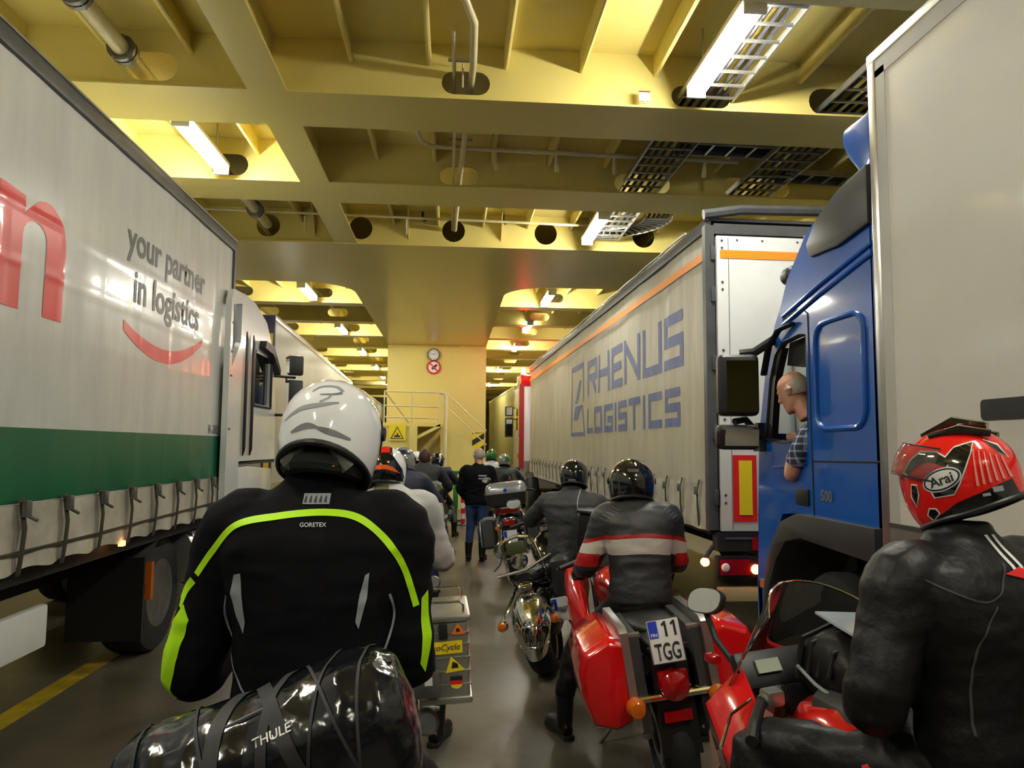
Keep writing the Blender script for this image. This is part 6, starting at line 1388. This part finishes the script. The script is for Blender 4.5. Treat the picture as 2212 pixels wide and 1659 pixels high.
decal([(0.025, -0.02), (0.115, -0.02), (0.12, -0.16), (0.03, -0.16)], 'olive_yoke', mat('olive_cloth', (0.13, 0.12, 0.04), 0.8), j6, lambda u, v: V(u-0.11, 0, J6['shL'].z+0.15+v), projector(bvh_of(j6), (0, 1, 0), 0.004), cuts=4)
ge = MB().tube([(0.30, 0.22, 1.135), (0.305, 0.26, 1.133)], 0.078, 16).build('green_cuff', mat('green_trim', (0.02, 0.22, 0.07), 0.6), p6)

# ---------------------------------------------------------------- 7. riders further up the queue
p8, j8, t8, J8 = rider('rider with silver and dark helmet behind the orange-helmet rider', (-0.52, 7.95, 0), 0, seat=0.80, lean=8, jm=JNAVY, vox=0.02, fold=0.006, seed=31, torso=0.62)
h8, _ = helmet(p8, (0, 0.14, 1.65), yaw=-12, shell=HSILVER, s=0.98)
decal([(-0.09, 0.11), (0.09, 0.11), (0.12, 0.06), (-0.12, 0.06)], 'graphic_panel', NAVY, h8, lambda u, v: V(u, 0, v), projector(bvh_of(h8), (0, 1, 0), 0.003), cuts=4)
p7, j7, t7, J7 = rider('bare-headed brown-haired rider in dark jacket on the left of the queue', (-0.42, 11.7, 0), 0, seat=0.84, lean=4, jm=JGREY, vox=0.02, fold=0.006, seed=33, torso=0.56, wide=1.05)
face_head(p7, (0, 0.06, 1.615), yaw=0, hair=HAIRB, hair_long=True, s=1.1)
for lab, x, y, z, sh, jm_, sd_ in (('far rider with a plain white helmet left of the brown-haired rider', -0.78, 16.7, 1.55, HWHITE, JNAVY, 41), ('far rider with a dark helmet with a pale blue stripe near the stair post', -0.28, 15.0, 1.53, HBLACK, JNAVY, 43),
                              ('far rider with a glossy green helmet right of the standing man', 0.92, 17.2, 1.60, HGREEN, JWHITE, 45), ('far rider with a green and silver helmet farthest right', 1.08, 15.1, 1.52, HSILVER, JGREY, 47)):
    pp, jj, tt_, JJ = rider(lab, (x, y, 0), 0, seat=0.78, lean=6, jm=jm_, vox=0.026, fold=0.005, seed=sd_, torso=z-1.05)
    hh, _ = helmet(pp, (0, 0.1, z), yaw=-8, shell=sh, s=0.98)
    if sd_ == 43: ribbon([(0.05, 0, 0.12), (0.075, 0, 0.05), (0.06, 0, -0.05)], 0.03, 'graphic_stripe', PLATEW, hh, projector(bvh_of(hh), (0, 1, 0), 0.003), (0, 1, 0), n=16)
    if sd_ == 47: decal([(0.0, 0.1), (0.1, 0.07), (0.12, 0.0), (0.06, -0.04), (0.02, 0.02)], 'graphic_panel', HGREEN, hh, lambda u, v: V(u, 0, v), projector(bvh_of(hh), (0, 1, 0), 0.003), cuts=4)

# ---------------------------------------------------------------- 8. truck driver at the open window
PLAID = bpy.data.materials.new('plaid_shirt'); PLAID.use_nodes = True
nt = PLAID.node_tree; b = nt.nodes['Principled BSDF']; b.inputs['Roughness'].default_value = 0.8
tcn = nt.nodes.new('ShaderNodeTexCoord'); prev = None
for ax in ('Y', 'Z'):
    sx = nt.nodes.new('ShaderNodeSeparateXYZ'); nt.links.new(tcn.outputs['Object'], sx.inputs[0])
    mu = nt.nodes.new('ShaderNodeMath'); mu.operation = 'MULTIPLY'; mu.inputs[1].default_value = 20.0; nt.links.new(sx.outputs[ax], mu.inputs[0])
    fr_ = nt.nodes.new('ShaderNodeMath'); fr_.operation = 'FRACT'; nt.links.new(mu.outputs[0], fr_.inputs[0])
    gt = nt.nodes.new('ShaderNodeMath'); gt.operation = 'LESS_THAN'; gt.inputs[1].default_value = 0.28; nt.links.new(fr_.outputs[0], gt.inputs[0])
    if prev is None: prev = gt.outputs[0]
    else:
        ad = nt.nodes.new('ShaderNodeMath'); ad.operation = 'ADD'; nt.links.new(prev, ad.inputs[0]); nt.links.new(gt.outputs[0], ad.inputs[1]); prev = ad.outputs[0]
hv = nt.nodes.new('ShaderNodeMath'); hv.operation = 'MULTIPLY'; hv.inputs[1].default_value = 0.5; nt.links.new(prev, hv.inputs[0])
rp = nt.nodes.new('ShaderNodeValToRGB'); rp.color_ramp.elements[0].color = (0.015, 0.02, 0.05, 1); rp.color_ramp.elements[1].color = (0.35, 0.4, 0.5, 1)
nt.links.new(hv.outputs[0], rp.inputs[0]); nt.links.new(rp.outputs[0], b.inputs['Base Color'])
pd = thing('person', 'balding truck driver in blue plaid shirt leaning on the open cab window', 'person', (2.75, 4.95, 1.38))
mb = MB()
rings = []
for c_, rx, ry in (((0.08, 0.0, 0.05), .2, .15), ((0.05, 0.02, 0.25), .19, .14), ((-0.02, 0.04, 0.45), .2, .14), ((-0.1, 0.06, 0.58), .17, .12), ((-0.16, 0.07, 0.63), .08, .08), ((-0.2, 0.08, 0.66), .06, .06)):
    rings.append([Vector(c_)+V(rx*math.cos(a), ry*math.sin(a), 0) for a in [2*PI*j/20 for j in range(20)]])
mb.loft(rings)
mb.tube(smooth_path([(-0.1, 0.0, 0.52), (-0.26, -0.03, 0.54), (-0.34, -0.02, 0.44), (-0.36, 0.04, 0.32)], 10), [0.08, 0.085, 0.085, 0.085, 0.083, 0.08, 0.078, 0.077, 0.076, 0.075, 0.075], 14)
mb.tube(smooth_path([(0.1, 0.0, 0.5), (0.22, 0.05, 0.45), (0.24, 0.15, 0.3)], 8), 0.075, 12)
obj('shirt', remesh(mb, 'shirt', 0.012, 4, 0.004, seed=51), PLAID, pd)
mb = MB().tube(smooth_path([(-0.36, 0.02, 0.36), (-0.37, 0.10, 0.53-0.29), (-0.35, 0.16, 0.29), (-0.32, 0.20, 0.38)], 12), [0.06, 0.06, 0.058, 0.055, 0.052, 0.05, 0.047, 0.045, 0.042, 0.04, 0.037, 0.035, 0.033], 12)
obj('forearm', remesh(mb, 'forearm', 0.008, 3), SKIN, pd)
gloved_hand(pd, (-0.31, 0.21, 0.43), (0.05, 0.1, 0.5), SKIN, -1, name='hand')
mb = MB().tube([(0.24, 0.15, 0.3), (0.2, 0.3, 0.4)], [0.05, 0.04], 10); obj('forearm', remesh(mb, 'forearm', 0.01, 2), SKIN, pd)
gloved_hand(pd, (0.19, 0.34, 0.43), (-0.1, 0.3, 0.2), SKIN, 1, name='hand')
face_head(pd, (-0.33, 0.13, 0.83), yaw=35, pitch=-24, hair=HAIRG, bald=True, s=1.12)

# ---------------------------------------------------------------- shiny black duffel bag strapped behind the first rider
VINYLBAG = mat('wet_look_black_vinyl', (0.006, 0.0065, 0.009), 0.16, coat=0.35, bump=0.6, bscale=9)
db = thing('duffel_bag', 'glossy black roll-top duffel bag strapped down behind the white-helmet rider', 'bag', (-0.345, 1.66, 1.15), (0, R(-17), R(4)))
db.scale = (0.86, 0.85, 0.84)
mb = MB()
def dring(x, k, dz=0): return [(x, 0.185*k*math.copysign(abs(math.cos(a))**0.85, math.cos(a)), dz+0.165*k*math.copysign(abs(math.sin(a))**0.85, math.sin(a))) for a in [2*PI*j/28 for j in range(28)]]
mb.loft([dring(-0.37, 0.30), dring(-0.365, 0.72), dring(-0.34, 0.90), dring(-0.25, 0.97), dring(-0.12, 1.0), dring(-0.04, 0.95), dring(0.05, 1.0, 0.005), dring(0.18, 1.05, 0.01), dring(0.27, 0.98, 0.01), dring(0.315, 0.78), dring(0.33, 0.35)])
me = remesh(mb, 'bag_shell', 0.010, 4, 0.007, (9, 7, 7), 4)
bs = obj('bag_shell', me, VINYLBAG, db); bb1 = bvh_of(me)
def wrap(x0, x1, w_, m, n, a0=20, a1=215):
    P_ = []
    vs = []; fs = []
    for i in range(31):
        a = R(a0+(a1-a0)*i/30); x = x0+(x1-x0)*i/30
        c0 = V(x, 0, 0); d_ = V(0, math.cos(a), math.sin(a))
        for e_ in (-w_/2, w_/2):
            hq = bb1.ray_cast(V(x+e_, 0, 0)+d_*0.6, -d_); q = hq[0] if hq[0] else c0+d_*0.18
            vs.append(q+d_*0.004)
        if i: k = 2*i; fs.append((k-2, k-1, k+1, k))
    return MB().add(vs, fs).build(n, m, db)
STRAPM = mat('black_strap_webbing', (0.018, 0.018, 0.02), 0.6)
for x0, x1, w_ in ((-0.02, -0.16, 0.035), (-0.06, 0.10, 0.035), (0.10, -0.05, 0.025), (0.05, 0.22, 0.008), (0.24, 0.05, 0.008), (-0.30, -0.28, 0.008), (-0.2, -0.1, 0.008), (0.3, 0.18, 0.008)):
    wrap(x0, x1, w_, STRAPM, 'strap')
MB().tube(smooth_path([(-0.36, -0.09, 0.11), (-0.2, -0.12, 0.125), (0.0, -0.10, 0.145), (0.2, -0.07, 0.165), (0.31, -0.03, 0.14)], 24), 0.007, 8).build('piping', BLACK, db)
pb = projector(bb1, (0, 1, -0.35), 0.0055)
fit_text('THULE', 'strap_lettering', PLATEW, bs, (-0.02, -0.2, 0.10), (1, 0, 0.12), (0, 0.3, 1), width=0.09, proj=pb, bold=0.01)
fit_text('THULE', 'strap_lettering', PLATEW, bs, (-0.12, -0.2, -0.02), (0.55, 0, 0.9), (-0.9, 0, 0.5), width=0.08, proj=pb, bold=0.01)
fit_text('THULE', 'strap_lettering', PLATEW, bs, (-0.155, -0.2, -0.14), (0.35, 0, 0.95), (-0.95, 0, 0.35), width=0.08, proj=pb, bold=0.01)
fit_text('IER', 'bag_lettering', GREYP, bs, (-0.10, -0.2, -0.09), (1, 0, 0.1), (0, 0, 1), width=0.10, proj=pb, bold=0.02)
# ---------------------------------------------------------------- small things in the aisle
gp = thing('barrier_post', 'green steel barrier post with a short crossbar in front of the casing', 'barrier', (0.11, 18.2, 0))
MB().tube([(0, 0, 0.05), (0, 0, 1.16)], 0.045, 10).build('post', mat('green_post_paint', (0.015, 0.16, 0.03), 0.4), gp)
MB().obox((0, 0, 0.55), (0.12, 0.1, 0.5)).build('post_sleeve', mat('green_post_paint', (0.015, 0.16, 0.03), 0.4), gp, bevel=0.01)
MB().obox((-0.02, 0, 1.17), (0.5, 0.06, 0.07)).build('crossbar', mat('green_post_paint', (0.015, 0.16, 0.03), 0.4), gp, bevel=0.01)
MB().lathe([(0.16, 0), (0.16, 0.03), (0.05, 0.05)], (0, 0, 0), 'z', 16).build('foot', DARKG, gp)
tp = thing('barrier_tape_bar', 'yellow and black striped bar reaching right from the green post', 'barrier', (0.24, 18.15, 1.06))
for k in range(6): MB().bx(0.12*k, 0.12*k+0.12, -0.015, 0.015, 0, 0.07).build('stripe', YELLOW if k % 2 else SIGNBLACK, tp)
MB().tube([(0.7, 0.03, -1.06), (0.7, 0.03, 0.05)], 0.018, 8).build('stand', DARKG, tp)
bo = thing('bollard', 'red and white striped delineator post beside the green barrier', 'bollard', (0.28, 17.2, 0))
for k in range(5): MB().lathe([(0.05, 0.12*k+0.03), (0.05, 0.12*k+0.15)], (0, 0, 0), 'z', 14).build('band', SIGNRED if k % 2 == 0 else WHITE, bo)
MB().lathe([(0.14, 0), (0.14, 0.02), (0.06, 0.04)], (0, 0, 0), 'z', 16).build('foot', DARKG, bo)
